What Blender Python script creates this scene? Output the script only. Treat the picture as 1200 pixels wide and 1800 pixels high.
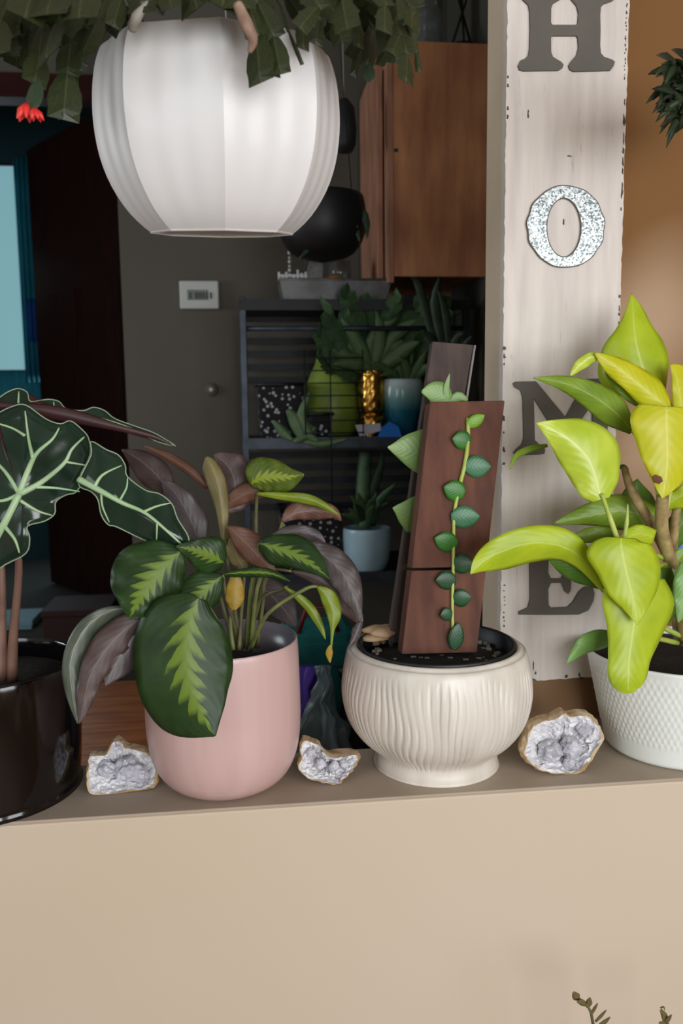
import bpy, bmesh, math, random
from math import sin, cos, pi, radians, exp, sqrt
from mathutils import Vector, Matrix, noise

for o in list(bpy.data.objects): bpy.data.objects.remove(o)
random.seed(7)
scene = bpy.context.scene
col = scene.collection

# ------------------------------------------------------------------ camera
FPX = 1500.0
PSI, THE, RHO = radians(6.6), radians(7.3), radians(0.7)
CAM = Vector((0, -1.1, 1.5))
fw = Vector((sin(PSI)*cos(THE), cos(PSI)*cos(THE), -sin(THE)))
r0 = Vector((cos(PSI), -sin(PSI), 0)); u0 = r0.cross(fw)
rt = r0*cos(RHO) - u0*sin(RHO); up = u0*cos(RHO) + r0*sin(RHO)
cd = bpy.data.cameras.new('camera'); cam = bpy.data.objects.new('camera', cd); col.objects.link(cam)
cd.sensor_fit = 'HORIZONTAL'; cd.sensor_width = 36; cd.lens = FPX/1200*36
cd.clip_start = 0.02
M3 = Matrix((rt, up, -fw)).transposed()
cam.matrix_world = Matrix.Translation(CAM) @ M3.to_4x4()
scene.camera = cam
cd.dof.use_dof = True; cd.dof.focus_distance = 1.2; cd.dof.aperture_fstop = 9.0

# ------------------------------------------------------------------ world, window light, exposure
w = bpy.data.worlds.new('world'); scene.world = w; w.use_nodes = True
w.node_tree.nodes['Background'].inputs[0].default_value = (0.75, 0.87, 1, 1)
w.node_tree.nodes['Background'].inputs[1].default_value = 0.6
scene.view_settings.view_transform = 'Standard'; scene.view_settings.look = 'None'
scene.view_settings.gamma = 1; scene.view_settings.use_curve_mapping = False
scene.view_settings.exposure = 0.22
def area(name, loc, target, sx, sy, power, color):
    l = bpy.data.lights.new(name, 'AREA'); l.shape = 'RECTANGLE'; l.size = sx; l.size_y = sy
    l.energy = power; l.color = color
    o = bpy.data.objects.new(name, l); col.objects.link(o); o.location = loc
    o.rotation_euler = (Vector(target)-Vector(loc)).to_track_quat('-Z', 'Y').to_euler()
    return o
area('window_daylight', (0.75, -3.30, 1.6), (0.75, 0, 1.6), 1.7, 1.3, 60, (0.95, 0.975, 1.0))
area('right_window_daylight', (1.74, -2.0, 1.55), (0.3, -1.0, 1.4), 0.9, 1.3, 20, (0.93, 0.97, 1.0))
area('side_window_daylight', (-1.93, -1.9, 1.75), (0, -1.5, 1.45), 1.0, 1.1, 10, (0.80, 0.91, 1.0))
area('hall_fill_light', (-3.02, 1.05, 1.9), (0, 1.0, 1.6), 0.9, 1.1, 22, (0.86, 0.94, 1.0))  # added fill from an unseen hall source, brightens rack, pots and wall end
area('bedroom_window_daylight', (-1.26, 5.0, 1.95), (-1.2, 3, 1.4), 0.9, 1.1, 10, (0.7, 0.9, 1.0))

# ------------------------------------------------------------------ pixel rays to world points
def W(px, py, Y):
    d = fw + rt*((px-600)/FPX) + up*((900-py)/FPX)
    return CAM + d*((Y-CAM.y)/d.y)
def WZ(px, py, Z):
    d = fw + rt*((px-600)/FPX) + up*((900-py)/FPX)
    return CAM + d*((Z-CAM.z)/d.z)
def S(px, py, Y): return (W(px, py, Y)-CAM).dot(fw)/FPX

# ------------------------------------------------------------------ materials
def lin(c):
    return tuple(((v/255)/12.92 if v/255 <= .04045 else ((v/255+.055)/1.055)**2.4) for v in c) + (1,)
class N:
    def __init__(s, name):
        s.m = bpy.data.materials.new(name); s.m.use_nodes = True; s.t = s.m.node_tree
        s.b = s.t.nodes['Principled BSDF']; s.out = s.t.nodes['Material Output']
    def n(s, typ, **kw):
        x = s.t.nodes.new(typ)
        for k, v in kw.items(): setattr(x, k, v)
        return x
    def l(s, a, b): s.t.links.new(a, b)
    def math(s, op, a, b=None, c=None):
        x = s.n('ShaderNodeMath', operation=op)
        for i, v in enumerate((a, b, c)):
            if v is None: continue
            if isinstance(v, (int, float)): x.inputs[i].default_value = v
            else: s.l(v, x.inputs[i])
        return x.outputs[0]
    def mix(s, f, a, b):
        x = s.n('ShaderNodeMix', data_type='RGBA')
        if isinstance(f, (int, float)): x.inputs[0].default_value = f
        else: s.l(f, x.inputs[0])
        for i, v in ((6, a), (7, b)):
            if isinstance(v, tuple): x.inputs[i].default_value = v
            else: s.l(v, x.inputs[i])
        return x.outputs[2]
    def noise(s, scale, detail=3, vec=None, stretch=None, coord='Object'):
        x = s.n('ShaderNodeTexNoise'); x.inputs['Scale'].default_value = scale; x.inputs['Detail'].default_value = detail
        if vec is None: vec = s.n('ShaderNodeTexCoord').outputs[coord]
        if stretch:
            mp = s.n('ShaderNodeMapping'); mp.inputs['Scale'].default_value = stretch; s.l(vec, mp.inputs['Vector']); vec = mp.outputs[0]
        s.l(vec, x.inputs['Vector']); return x.outputs[0]
    def ramp(s, f, lo, hi):
        x = s.n('ShaderNodeMapRange'); x.inputs[1].default_value = lo; x.inputs[2].default_value = hi
        s.l(f, x.inputs[0]); return x.outputs[0]
    def bump(s, h, strength, dist=0.002):
        x = s.n('ShaderNodeBump'); x.inputs['Strength'].default_value = strength; x.inputs['Distance'].default_value = dist
        s.l(h, x.inputs['Height']); s.l(x.outputs[0], s.b.inputs['Normal'])
    def color(s, c):
        if isinstance(c, tuple): s.b.inputs['Base Color'].default_value = c
        else: s.l(c, s.b.inputs['Base Color'])
MATS = {}
def simple(name, c, c2=None, rough=0.6, metal=0.0, scale=12, stretch=None, bump=0.0, bscale=None, spec=None, lo=.35, hi=.65, coat=0):
    if name in MATS: return MATS[name]
    a = N(name); c = lin(c)
    if c2:
        f = a.ramp(a.noise(scale, 4, stretch=stretch), lo, hi); a.color(a.mix(f, c, lin(c2)))
    else: a.color(c)
    a.b.inputs['Roughness'].default_value = rough; a.b.inputs['Metallic'].default_value = metal
    if spec is not None: a.b.inputs['Specular IOR Level'].default_value = spec
    if coat: a.b.inputs['Coat Weight'].default_value = coat; a.b.inputs['Coat Roughness'].default_value = .08
    if bump: a.bump(a.noise(bscale or scale*3, 4, stretch=stretch), bump)
    MATS[name] = a.m; return a.m

# --- paint
a = N('cream_wall_paint')
f = a.ramp(a.noise(1.6, 2), .3, .7)
a.color(a.mix(f, lin((200, 182, 158)), lin((204, 188, 168)))); a.b.inputs['Roughness'].default_value = .75
a.bump(a.noise(140, 2), .08, .001); MATS['cream'] = a.m
a = N('caramel_wall_painted_shade')
f = a.ramp(a.noise(3.2, 1, stretch=(1.0, 1.0, .8)), .52, .72)  # amber shade on the right wall painted in as soft noise blotches
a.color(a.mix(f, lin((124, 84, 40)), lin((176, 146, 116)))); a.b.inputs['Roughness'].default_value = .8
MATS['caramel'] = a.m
simple('ledge_painted_shade', (176, 160, 142), (166, 150, 132), .7, scale=9)  # wall paint darkened and greyed, so the ledge's shade sits in the colour
simple('post_paint', (222, 204, 178), (212, 194, 168), .7, scale=6)
simple('ceiling_paint', (170, 164, 156), None, .9)
simple('near_floor_wood', (120, 88, 60), (100, 70, 45), .5, scale=4, stretch=(1, 8, 1))
simple('olive_grey_paint', (96, 92, 82), (90, 86, 77), .8, scale=2)
simple('dark_olive_paint', (80, 80, 70), (74, 74, 65), .8, scale=2)
simple('teal_paint', (20, 62, 70), None, .8)
simple('carpet', (62, 62, 56), (48, 48, 44), .95, scale=60, bump=.4)
simple('dark_mahogany', (44, 17, 13), (30, 11, 9), .6, scale=6, stretch=(8, 8, 1), spec=.2)
simple('mahogany_trim', (62, 20, 15), (48, 14, 11), .6, scale=6, spec=.2)
simple('white_ceramic', (232, 230, 228), (226, 223, 221), .42, scale=5, coat=.1)
simple('black_ceramic', (12, 10, 10), None, .12, coat=.4)
simple('black_plastic', (16, 16, 18), None, .5)
simple('soil', (34, 26, 22), (16, 12, 10), .95, scale=90, bump=1.0, bscale=120)
simple('green_stem', (120, 128, 70), (96, 104, 58), .5, scale=30)
simple('olive_stem', (108, 106, 66), (84, 76, 52), .5, scale=30)
simple('pinkbrown_stem', (132, 98, 82), (106, 78, 68), .5, scale=20)
simple('lime_stem', (182, 196, 98), (160, 176, 70), .45, scale=30)
simple('brown_stem', (172, 154, 98), (132, 106, 66), .6, scale=60)
simple('spot_brown', (104, 62, 30), (80, 44, 22), .8, scale=60)

def leafmat(name, c1, c2, mid=None, rough=.38, trans=.22, scale=25, veins=0.25, nv=9, vslope=.9, spots=None):
    if name in MATS: return MATS[name]
    a = N(name); uv = a.n('ShaderNodeUVMap').outputs[0]
    sp = a.n('ShaderNodeSeparateXYZ'); a.l(uv, sp.inputs[0])
    u = a.math('ABSOLUTE', a.math('SUBTRACT', a.math('MULTIPLY', sp.outputs[0], 2), 1)); v = sp.outputs[1]
    c = a.mix(a.ramp(a.noise(scale, 3), .3, .7), lin(c1), lin(c2))
    if mid:
        m = a.math('LESS_THAN', u, .035); m = a.math('MULTIPLY', m, .8); c = a.mix(m, c, lin(mid))
    a.color(c); a.b.inputs['Roughness'].default_value = rough
    if veins:
        s = a.math('SINE', a.math('MULTIPLY', a.math('SUBTRACT', a.math('MULTIPLY', v, nv), a.math('MULTIPLY', u, nv*vslope*.35)), 6.283))
        a.bump(s, veins*.35, .0008)
    if trans:
        tr = a.n('ShaderNodeBsdfTranslucent'); mx = a.n('ShaderNodeMixShader'); mx.inputs[0].default_value = trans
        if isinstance(c, tuple): tr.inputs[0].default_value = c
        else: a.l(c, tr.inputs[0])
        a.l(a.b.outputs[0], mx.inputs[1]); a.l(tr.outputs[0], mx.inputs[2]); a.l(mx.outputs[0], a.out.inputs[0])
    MATS[name] = a.m; return a.m
leafmat('philo_yellow', (214, 210, 40), (200, 202, 30), (222, 222, 90))
leafmat('philo_lime', (190, 208, 44), (170, 192, 34), (206, 220, 100))
leafmat('philo_bright', (206, 222, 80), (186, 208, 56), (226, 234, 140), rough=.3)
leafmat('philo_green', (140, 168, 52), (118, 148, 40), (170, 190, 90))
leafmat('philo_deep', (92, 132, 42), (78, 118, 36), (120, 150, 70))
leafmat('philo_bluegreen', (136, 178, 96), (118, 162, 84), None)
leafmat('shingle_green', (64, 130, 44), (44, 104, 36), None, trans=.1)
leafmat('shingle_blue', (76, 132, 92), (62, 112, 80), None, trans=.1)
leafmat('shingle_dark', (46, 88, 52), (34, 70, 42), None, trans=.1)
leafmat('shingle_lime', (150, 196, 60), (126, 178, 48), None, trans=.2)
leafmat('shingle_pale', (146, 178, 104), (130, 166, 90), None, trans=.15)
leafmat('alocasia_top', (36, 56, 42), (22, 40, 30), None, rough=.16, trans=0, veins=0, scale=14)
leafmat('alocasia_under', (62, 24, 26), (48, 18, 20), None, rough=.45, trans=0, veins=0)
leafmat('alocasia_vein', (176, 200, 158), (150, 184, 134), None, rough=.4, trans=0, veins=0)
leafmat('alocasia_margin', (150, 166, 138), (128, 148, 118), None, rough=.4, trans=0, veins=0)
leafmat('calathea_under', (88, 70, 64), (66, 50, 48), (112, 98, 84), rough=.5, trans=.1)
leafmat('calathea_grey', (84, 74, 72), (64, 54, 56), (106, 96, 90), rough=.45, trans=.08)
leafmat('calathea_brown', (112, 74, 54), (84, 54, 42), (130, 100, 70), rough=.5, trans=.12)
leafmat('calathea_olive', (128, 116, 70), (104, 92, 56), (150, 140, 90), rough=.5, trans=.12)
leafmat('calathea_yellow', (190, 156, 44), (160, 130, 40), None, rough=.5)
leafmat('calathea_lime', (134, 150, 34), (112, 132, 30), (150, 166, 60), rough=.4)
leafmat('calathea_greytop', (84, 92, 74), (66, 74, 60), (130, 130, 96), rough=.4, trans=.05)
leafmat('far_leaf', (104, 132, 86), (76, 106, 68), (130, 152, 106), rough=.5, trans=.1)
leafmat('far_cactus', (88, 118, 80), (62, 92, 62), None, rough=.5, trans=0)
leafmat('far_dark_leaf', (60, 80, 58), (40, 58, 46), None, rough=.5, trans=.05)
leafmat('pad_green', (54, 60, 30), (36, 44, 23), (70, 74, 42), rough=.45, trans=.08, veins=0)
leafmat('pad_blue', (62, 78, 56), (50, 66, 46), None, rough=.45, trans=.05, veins=0)
leafmat('dark_spiky', (44, 58, 28), (26, 38, 18), None, rough=.6, trans=.05, veins=0)
def calathea(name, dark, dark2, light, sheen=.42):
    a = N(name); uv = a.n('ShaderNodeUVMap').outputs[0]
    sp = a.n('ShaderNodeSeparateXYZ'); a.l(uv, sp.inputs[0])
    u = a.math('ABSOLUTE', a.math('SUBTRACT', a.math('MULTIPLY', sp.outputs[0], 2), 1)); v = sp.outputs[1]
    nz = a.noise(60, 3)
    s = a.math('ADD', a.math('SUBTRACT', a.math('MULTIPLY', v, 9.0), a.math('MULTIPLY', u, 4.2)), a.math('MULTIPLY', nz, .5))
    side = a.math('MULTIPLY', a.math('GREATER_THAN', sp.outputs[0], .5), .5)
    fr = a.math('FRACT', a.math('ADD', s, side))
    env = a.math('SINE', a.math('MULTIPLY', a.math('POWER', v, .8), 3.0))
    wd = a.math('MULTIPLY', a.math('ADD', .10, a.math('MULTIPLY', a.math('SUBTRACT', 1.0, fr), .34)), env)
    m = a.ramp(a.math('SUBTRACT', wd, u), -.04, .06)
    base = a.mix(a.ramp(a.noise(30, 3), .3, .7), lin(dark), lin(dark2))
    c = a.mix(m, base, lin(light)); a.color(c)
    a.b.inputs['Roughness'].default_value = sheen; a.b.inputs['Specular IOR Level'].default_value = .35
    a.bump(a.math('SINE', a.math('MULTIPLY', s, 6.283)), .12, .0008)
    tr = a.n('ShaderNodeBsdfTranslucent'); mx = a.n('ShaderNodeMixShader'); mx.inputs[0].default_value = .12
    a.l(c, tr.inputs[0]); a.l(a.b.outputs[0], mx.inputs[1]); a.l(tr.outputs[0], mx.inputs[2]); a.l(mx.outputs[0], a.out.inputs[0])
    MATS[name] = a.m
calathea('calathea_pattern', (44, 70, 28), (30, 52, 24), (106, 130, 42))
calathea('calathea_light', (92, 108, 34), (74, 92, 28), (138, 152, 52))
# --- pink pot
simple('pink_glaze', (208, 175, 169), (202, 167, 162), .38, scale=6, stretch=(6, 6, .4), coat=.15)
simple('grey_glaze', (120, 116, 124), (104, 100, 108), .25, scale=10)
a = N('ribbed_glaze'); c = a.mix(a.ramp(a.noise(10, 4, stretch=(3, 3, .6)), .35, .7), lin((226, 218, 206)), lin((206, 198, 186)))
a.color(c); a.b.inputs['Roughness'].default_value = .38; a.b.inputs['Coat Weight'].default_value = .15; MATS['ribbed'] = a.m
simple('white_matte_ceramic', (238, 242, 235), (232, 236, 229), .45)
simple('rust_board', (112, 70, 52), (82, 50, 40), .85, scale=7, stretch=(5, 5, 1), bump=.35)
simple('grey_plank', (84, 70, 64), (60, 50, 47), .85, scale=6, stretch=(7, 7, 1), bump=.3)
simple('plank_pale_edge', (150, 144, 138), (128, 122, 118), .8)
# --- white distressed board
a = N('whitewashed_board')
n1 = a.noise(9, 4, stretch=(5, 1, .55)); n2 = a.noise(38, 5, stretch=(4, 1, .5)); n3 = a.noise(5, 2, stretch=(1, 1, .8))
base = a.mix(a.ramp(n1, .35, .7), lin((226, 216, 206)), lin((206, 196, 188)))
base = a.mix(a.math('MULTIPLY', a.ramp(n3, .58, .75), .35), base, lin((190, 176, 150)))
wear = a.math('MULTIPLY', a.ramp(n2, .64, .72), a.ramp(n3, .5, .68))
a.color(a.mix(a.math('MULTIPLY', wear, .7), base, lin((120, 110, 104)))); a.b.inputs['Roughness'].default_value = .7
a.bump(n2, .15); MATS['whiteboard'] = a.m
simple('bare_dark_wood', (104, 92, 84), (70, 60, 54), .8, scale=30)
simple('letter_paint', (100, 95, 86), (93, 88, 80), .7, scale=10)
a = N('galvanised_metal')
vo = a.n('ShaderNodeTexVoronoi'); vo.inputs['Scale'].default_value = 420
a.l(a.n('ShaderNodeTexCoord').outputs['Object'], vo.inputs['Vector'])
hs = a.n('ShaderNodeSeparateColor'); a.l(vo.outputs['Color'], hs.inputs[0])
a.color(a.mix(a.ramp(hs.outputs[0], .1, .9), lin((92, 100, 100)), lin((226, 232, 232)))); a.b.inputs['Metallic'].default_value = .7; a.b.inputs['Roughness'].default_value = .35
a.bump(hs.outputs[1], 1.0, .004); MATS['galv'] = a.m
# --- stones
simple('geode_rind', (218, 198, 166), (176, 140, 92), .85, scale=40, bump=.6, bscale=110)
a = N('geode_crystal'); nn = a.noise(55, 4)
a.color(a.mix(a.ramp(nn, .35, .65), lin((236, 235, 236)), lin((204, 202, 208)))); a.b.inputs['Roughness'].default_value = .22
a.bump(a.noise(260, 3), .8, .003); MATS['crystal'] = a.m
a = N('geode_quartz'); nn = a.noise(70, 4)
a.color(a.mix(a.ramp(nn, .35, .65), lin((206, 204, 212)), lin((170, 168, 178)))); a.b.inputs['Roughness'].default_value = .2
a.bump(a.noise(300, 3), .6, .003); MATS['quartz'] = a.m
# --- far room stuff
simple('cabinet_wood', (232, 162, 114), (196, 130, 94), .6, scale=5, stretch=(4, 4, .8), bump=.15)
simple('cabinet_edge', (190, 136, 108), (156, 108, 84), .6, scale=8, stretch=(4, 4, .8))
simple('cabinet_inside', (58, 44, 36), None, .8)
simple('oak_plank', (196, 116, 50), (152, 80, 32), .45, scale=5, stretch=(1, 9, 1))
simple('plank_joint', (50, 28, 14), None, .9)
simple('rack_metal', (66, 74, 84), (50, 56, 66), .45, metal=.5, scale=20)
simple('rack_dark', (36, 38, 42), (26, 28, 32), .6, scale=20)
simple('zinc_tray', (118, 118, 118), (96, 94, 92), .5, metal=.4, scale=20)
simple('white_enamel', (205, 208, 205), None, .4)
simple('grey_plaque', (150, 150, 146), (120, 120, 118), .7, scale=40)
simple('thermo_white', (196, 200, 196), None, .5)
simple('lcd_grey', (112, 120, 112), None, .3)
simple('lcd_dark', (44, 48, 46), None, .4)
simple('pear_glaze', (156, 176, 76), (128, 152, 62), .45, scale=14)
simple('gold', (224, 176, 84), (160, 110, 44), .22, metal=1.0, scale=30)
simple('wire_dark', (30, 34, 32), None, .5, metal=.5)
simple('blue_tag', (20, 120, 220), None, .5)
simple('white_card', (190, 190, 204), None, .7)
simple('sky_glaze', (176, 208, 222), (160, 196, 212), .3, scale=8)
simple('teal_cloth', (20, 124, 122), (10, 92, 96), .8, scale=12)
simple('red_paper', (120, 22, 22), (84, 12, 14), .5, scale=14)
simple('purple_paper', (64, 32, 140), None, .6)
simple('greygreen_film', (84, 100, 104), (66, 80, 84), .4, scale=14)
simple('curtain_teal', (40, 150, 172), (26, 120, 146), .8, scale=10, stretch=(6, 6, .5))
simple('curtain_blue', (24, 84, 160), None, .8)
simple('paleblue_box', (132, 168, 180), None, .7)
simple('darkred_box', (52, 22, 20), None, .7)
simple('cord', (150, 146, 138), None, .7)
simple('pumpkin_orange', (150, 96, 40), None, .6)
simple('petal_red', (228, 44, 40), (240, 70, 60), .45, scale=30)
simple('dried_husk', (170, 138, 118), (126, 100, 84), .8, scale=60)
simple('pebble', (150, 146, 136), (128, 124, 114), .7, scale=40)
simple('mushroom_tan', (206, 176, 138), (176, 142, 104), .7, scale=40)
simple('terracotta', (150, 92, 66), (130, 78, 56), .8, scale=10)
a = N('teal_ombre_glaze'); tc = a.n('ShaderNodeTexCoord'); sp = a.n('ShaderNodeSeparateXYZ'); a.l(tc.outputs['Generated'], sp.inputs[0])
z = a.math('ADD', sp.outputs[2], a.math('MULTIPLY', a.noise(9, 2), .15))
cr = a.n('ShaderNodeValToRGB'); a.l(z, cr.inputs[0]); e = cr.color_ramp.elements
e[0].position = .15; e[0].color = lin((14, 70, 104)); e[1].position = .98; e[1].color = lin((190, 214, 216))
x = e.new(.5); x.color = lin((24, 100, 120)); x = e.new(.72); x.color = lin((110, 158, 156))
a.color(cr.outputs[0]); a.b.inputs['Roughness'].default_value = .15; MATS['ombre'] = a.m
a = N('polka_fabric'); vo = a.n('ShaderNodeTexVoronoi'); vo.inputs['Scale'].default_value = 58
a.l(a.n('ShaderNodeTexCoord').outputs['Object'], vo.inputs['Vector'])
a.color(a.mix(a.math('LESS_THAN', vo.outputs['Distance'], .30), lin((18, 18, 22)), lin((186, 188, 192)))); a.b.inputs['Roughness'].default_value = .8; MATS['polka'] = a.m
a = N('clear_glass'); a.b.inputs['Transmission Weight'].default_value = .9; a.b.inputs['Roughness'].default_value = .05; a.color(lin((225, 232, 232))); MATS['glass'] = a.m
a = N('bright_window'); a.b.inputs['Emission Color'].default_value = (.36, .74, .82, 1); a.b.inputs['Emission Strength'].default_value = .36; a.color((0.25, .45, .5, 1)); MATS['daypane'] = a.m

# ------------------------------------------------------------------ object helpers
ORG = {}
def M(m): return MATS[m] if isinstance(m, str) else m
def org(p): return ORG.get(p.name, Vector((0, 0, 0))) if p else Vector((0, 0, 0))
def tag(o, label=None, cat=None, group=None, kind=None):
    if label: o['label'] = label
    if cat: o['category'] = cat
    if group: o['group'] = group
    if kind: o['kind'] = kind
    return o
def thing(name, loc, label, cat, group=None):
    o = bpy.data.objects.new(name, None); o.empty_display_size = .05; o.location = loc; col.objects.link(o)
    ORG[o.name] = Vector(loc); return tag(o, label, cat, group)
def mesh_obj(name, verts, faces, mats, parent=None, smooth=True, fm=None, uvs=None, loc=None):
    """one mesh object from world coordinates"""
    base = org(parent) if parent else (Vector(loc) if loc else sum((Vector(v) for v in verts), Vector())/len(verts))
    if parent is None and loc is None:
        base.z = min(v[2] for v in verts)
    me = bpy.data.meshes.new(name)
    me.from_pydata([tuple(Vector(v)-base) for v in verts], [], faces)
    if not isinstance(mats, (list, tuple)): mats = [mats]
    for m in mats: me.materials.append(M(m))
    if fm: me.polygons.foreach_set('material_index', fm)
    if smooth: me.polygons.foreach_set('use_smooth', [True]*len(me.polygons))
    if uvs:
        ul = me.uv_layers.new(name='UVMap')
        for p in me.polygons:
            for li in p.loop_indices: ul.data[li].uv = uvs[me.loops[li].vertex_index]
    me.update()
    o = bpy.data.objects.new(name, me); col.objects.link(o)
    if parent: o.parent = parent; ORG[o.name] = org(parent)
    else: o.location = base; ORG[o.name] = base
    return o
def recalc(o):
    bm = bmesh.new(); bm.from_mesh(o.data); bmesh.ops.recalc_face_normals(bm, faces=bm.faces); bm.to_mesh(o.data); bm.free(); return o
class MB:
    def __init__(s): s.v = []; s.f = []
    def add(s, v, f):
        k = len(s.v); s.v += [Vector(x) for x in v]; s.f += [tuple(i+k for i in q) for q in f]; return s
    def box(s, x0, x1, y0, y1, z0, z1):
        return s.hexa([(x0, y0, z0), (x1, y0, z0), (x1, y1, z0), (x0, y1, z0), (x0, y0, z1), (x1, y0, z1), (x1, y1, z1), (x0, y1, z1)])
    def hexa(s, v): return s.add(v, [(3, 2, 1, 0), (4, 5, 6, 7), (0, 1, 5, 4), (1, 2, 6, 5), (2, 3, 7, 6), (3, 0, 4, 7)])
    def tube(s, pts, radii, seg=8, flat=None):
        pts = [Vector(p) for p in pts]; n = len(pts)
        if isinstance(radii, (int, float)): radii = [radii]*n
        vs = []; prev = None
        for i, p in enumerate(pts):
            t = (pts[min(i+1, n-1)]-pts[max(i-1, 0)]).normalized()
            if prev is None:
                a = Vector((0, 0, 1)) if abs(t.z) < .9 else Vector((1, 0, 0)); prev = t.cross(a).normalized()
            prev = (prev - t*prev.dot(t)).normalized(); b = t.cross(prev)
            for k in range(seg):
                th = 2*pi*k/seg; vs.append(p + (prev*cos(th)+b*sin(th))*radii[i])
        fs = [(i*seg+k, i*seg+(k+1) % seg, (i+1)*seg+(k+1) % seg, (i+1)*seg+k) for i in range(n-1) for k in range(seg)]
        fs += [tuple(range(seg-1, -1, -1)), tuple((n-1)*seg+k for k in range(seg))]
        return s.add(vs, fs)
    def build(s, name, mat, parent=None, smooth=False, bevel=0, loc=None):
        o = mesh_obj(name, s.v, s.f, mat, parent, smooth, loc=loc)
        if bevel:
            m = o.modifiers.new('bevel', 'BEVEL'); m.width = bevel; m.segments = 2; m.limit_method = 'ANGLE'
        return o
def catmull(pts, n, closed=False):
    pts = [Vector(p) for p in pts]; k = len(pts); out = []
    segs = k if closed else k-1
    for i in range(segs):
        if closed: p0, p1, p2, p3 = pts[(i-1) % k], pts[i], pts[(i+1) % k], pts[(i+2) % k]
        else: p0, p1, p2, p3 = pts[max(i-1, 0)], pts[i], pts[i+1], pts[min(i+2, k-1)]
        for j in range(n):
            t = j/n
            out.append(.5*((2*p1)+(p2-p0)*t+(2*p0-5*p1+4*p2-p3)*t*t+(3*p1-p0-3*p2+p3)*t**3))
    if not closed: out.append(pts[-1])
    return out
def lathe(name, c, prof, mat, parent=None, seg=64, rf=None, smooth=True, fine=1, th0=0.0):
    """prof: list of (r, z) from bottom centre outwards; rf(theta, z, r)->r"""
    if fine > 1:
        q = catmull([(r, z, 0) for r, z in prof], fine); prof = [(max(p.x, 0), p.y) for p in q]
    vs = []; fs = []
    for r, z in prof:
        for k in range(seg):
            th = th0+2*pi*k/seg; rr = rf(th, z, r) if rf else r
            vs.append((c[0]+rr*cos(th), c[1]+rr*sin(th), z))
    for i in range(len(prof)-1):
        for k in range(seg):
            fs.append((i*seg+k, i*seg+(k+1) % seg, (i+1)*seg+(k+1) % seg, (i+1)*seg+k))
    if prof[0][0] < .01: fs.append(tuple(range(seg-1, -1, -1)))
    if prof[-1][0] < .01: fs.append(tuple((len(prof)-1)*seg+k for k in range(seg)))
    return mesh_obj(name, vs, fs, mat, parent, smooth)
def tube_px(name, pts, rpx, mat, parent, seg=8, n=5):
    """pts: (px, py, Y); rpx: radius in px at each point"""
    w3 = [W(*p) for p in pts]; c = catmull(w3, n)
    if isinstance(rpx, (int, float)): rpx = [rpx]*len(pts)
    rr = []
    for i in range(len(pts)-1):
        for j in range(n): rr.append(rpx[i]+(rpx[i+1]-rpx[i])*j/n)
    rr.append(rpx[-1]); s = S(*pts[0])
    return MB().tube(c, [r*s for r in rr], seg).build(name, mat, parent, True)
def leaf(parent, st, Y, mats, dl=.25, dr=.25, n=5, m=4, thick=.0007, wave=0.0, nw=5, name='leaf', label=None, bow=0.0):
    """st: stations (px, py, wl, wr[, dY]); wl lies to the (-ty, tx) side in the picture. Edges recede by dl, dr times their width; Y = (base, tip)"""
    P = catmull([(s[0], s[1], 0) for s in st], n); Q = catmull([(s[2], s[3], s[4] if len(s) > 4 else 0) for s in st], n)
    L = len(P); vs = []; uv = []; top = []
    for i in range(L):
        t = (P[min(i+1, L-1)]-P[max(i-1, 0)]); t.normalize(); nx, ny = -t.y, t.x
        v = i/(L-1); y = Y[0]+(Y[1]-Y[0])*v + bow*sin(pi*v) + Q[i].z; s = S(P[i].x, P[i].y, y)
        for k in range(-m, m+1):
            q = abs(k)/m; wd = max(Q[i].x if k < 0 else Q[i].y, 0.4); sg = 1 if k < 0 else -1
            dy = wd*s*(dl if k < 0 else dr)*q**1.6
            if wave: dy += wave*q*q*sin(v*nw*2*pi + (0 if k < 0 else 1.3)) * min(1, wd/12)
            vs.append(W(P[i].x+sg*nx*wd*q, P[i].y+sg*ny*wd*q, y+dy)); uv.append((.5+.5*k/m, v))
    R = 2*m+1; fs = []; fm = []
    for i in range(L-1):
        for k in range(R-1): fs.append((i*R+k, i*R+k+1, (i+1)*R+k+1, (i+1)*R+k))
    # face towards the camera is the "top" layer
    nv = len(vs); nr = [Vector() for _ in vs]
    for f in fs:
        a, b, c, d = (vs[j] for j in f); nn = (c-a).cross(d-b)
        for j in f: nr[j] += nn
    tot = sum(nr, Vector())
    flip = tot.dot(CAM-vs[nv//2]) < 0
    if flip: fs = [f[::-1] for f in fs]; nr = [-q for q in nr]
    back = [vs[i]-nr[i].normalized()*thick for i in range(nv)]
    f2 = [tuple(j+nv for j in f[::-1]) for f in fs]
    bd = [k for k in range(R)] + [i*R+R-1 for i in range(1, L)] + [(L-1)*R+k for k in range(R-2, -1, -1)] + [i*R for i in range(L-2, 0, -1)]
    rim = []
    for i in range(len(bd)):
        a, b = bd[i], bd[(i+1) % len(bd)]; rim.append((b, a, a+nv, b+nv) if not flip else (a, b, b+nv, a+nv))
    if not isinstance(mats, (list, tuple)): mats = (mats, mats)
    o = mesh_obj(name, vs+back, fs+f2+rim, list(mats), parent, True, [0]*len(fs)+[1]*len(f2)+[0]*len(rim), uv+uv)
    if label: o['label'] = label
    return o
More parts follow.
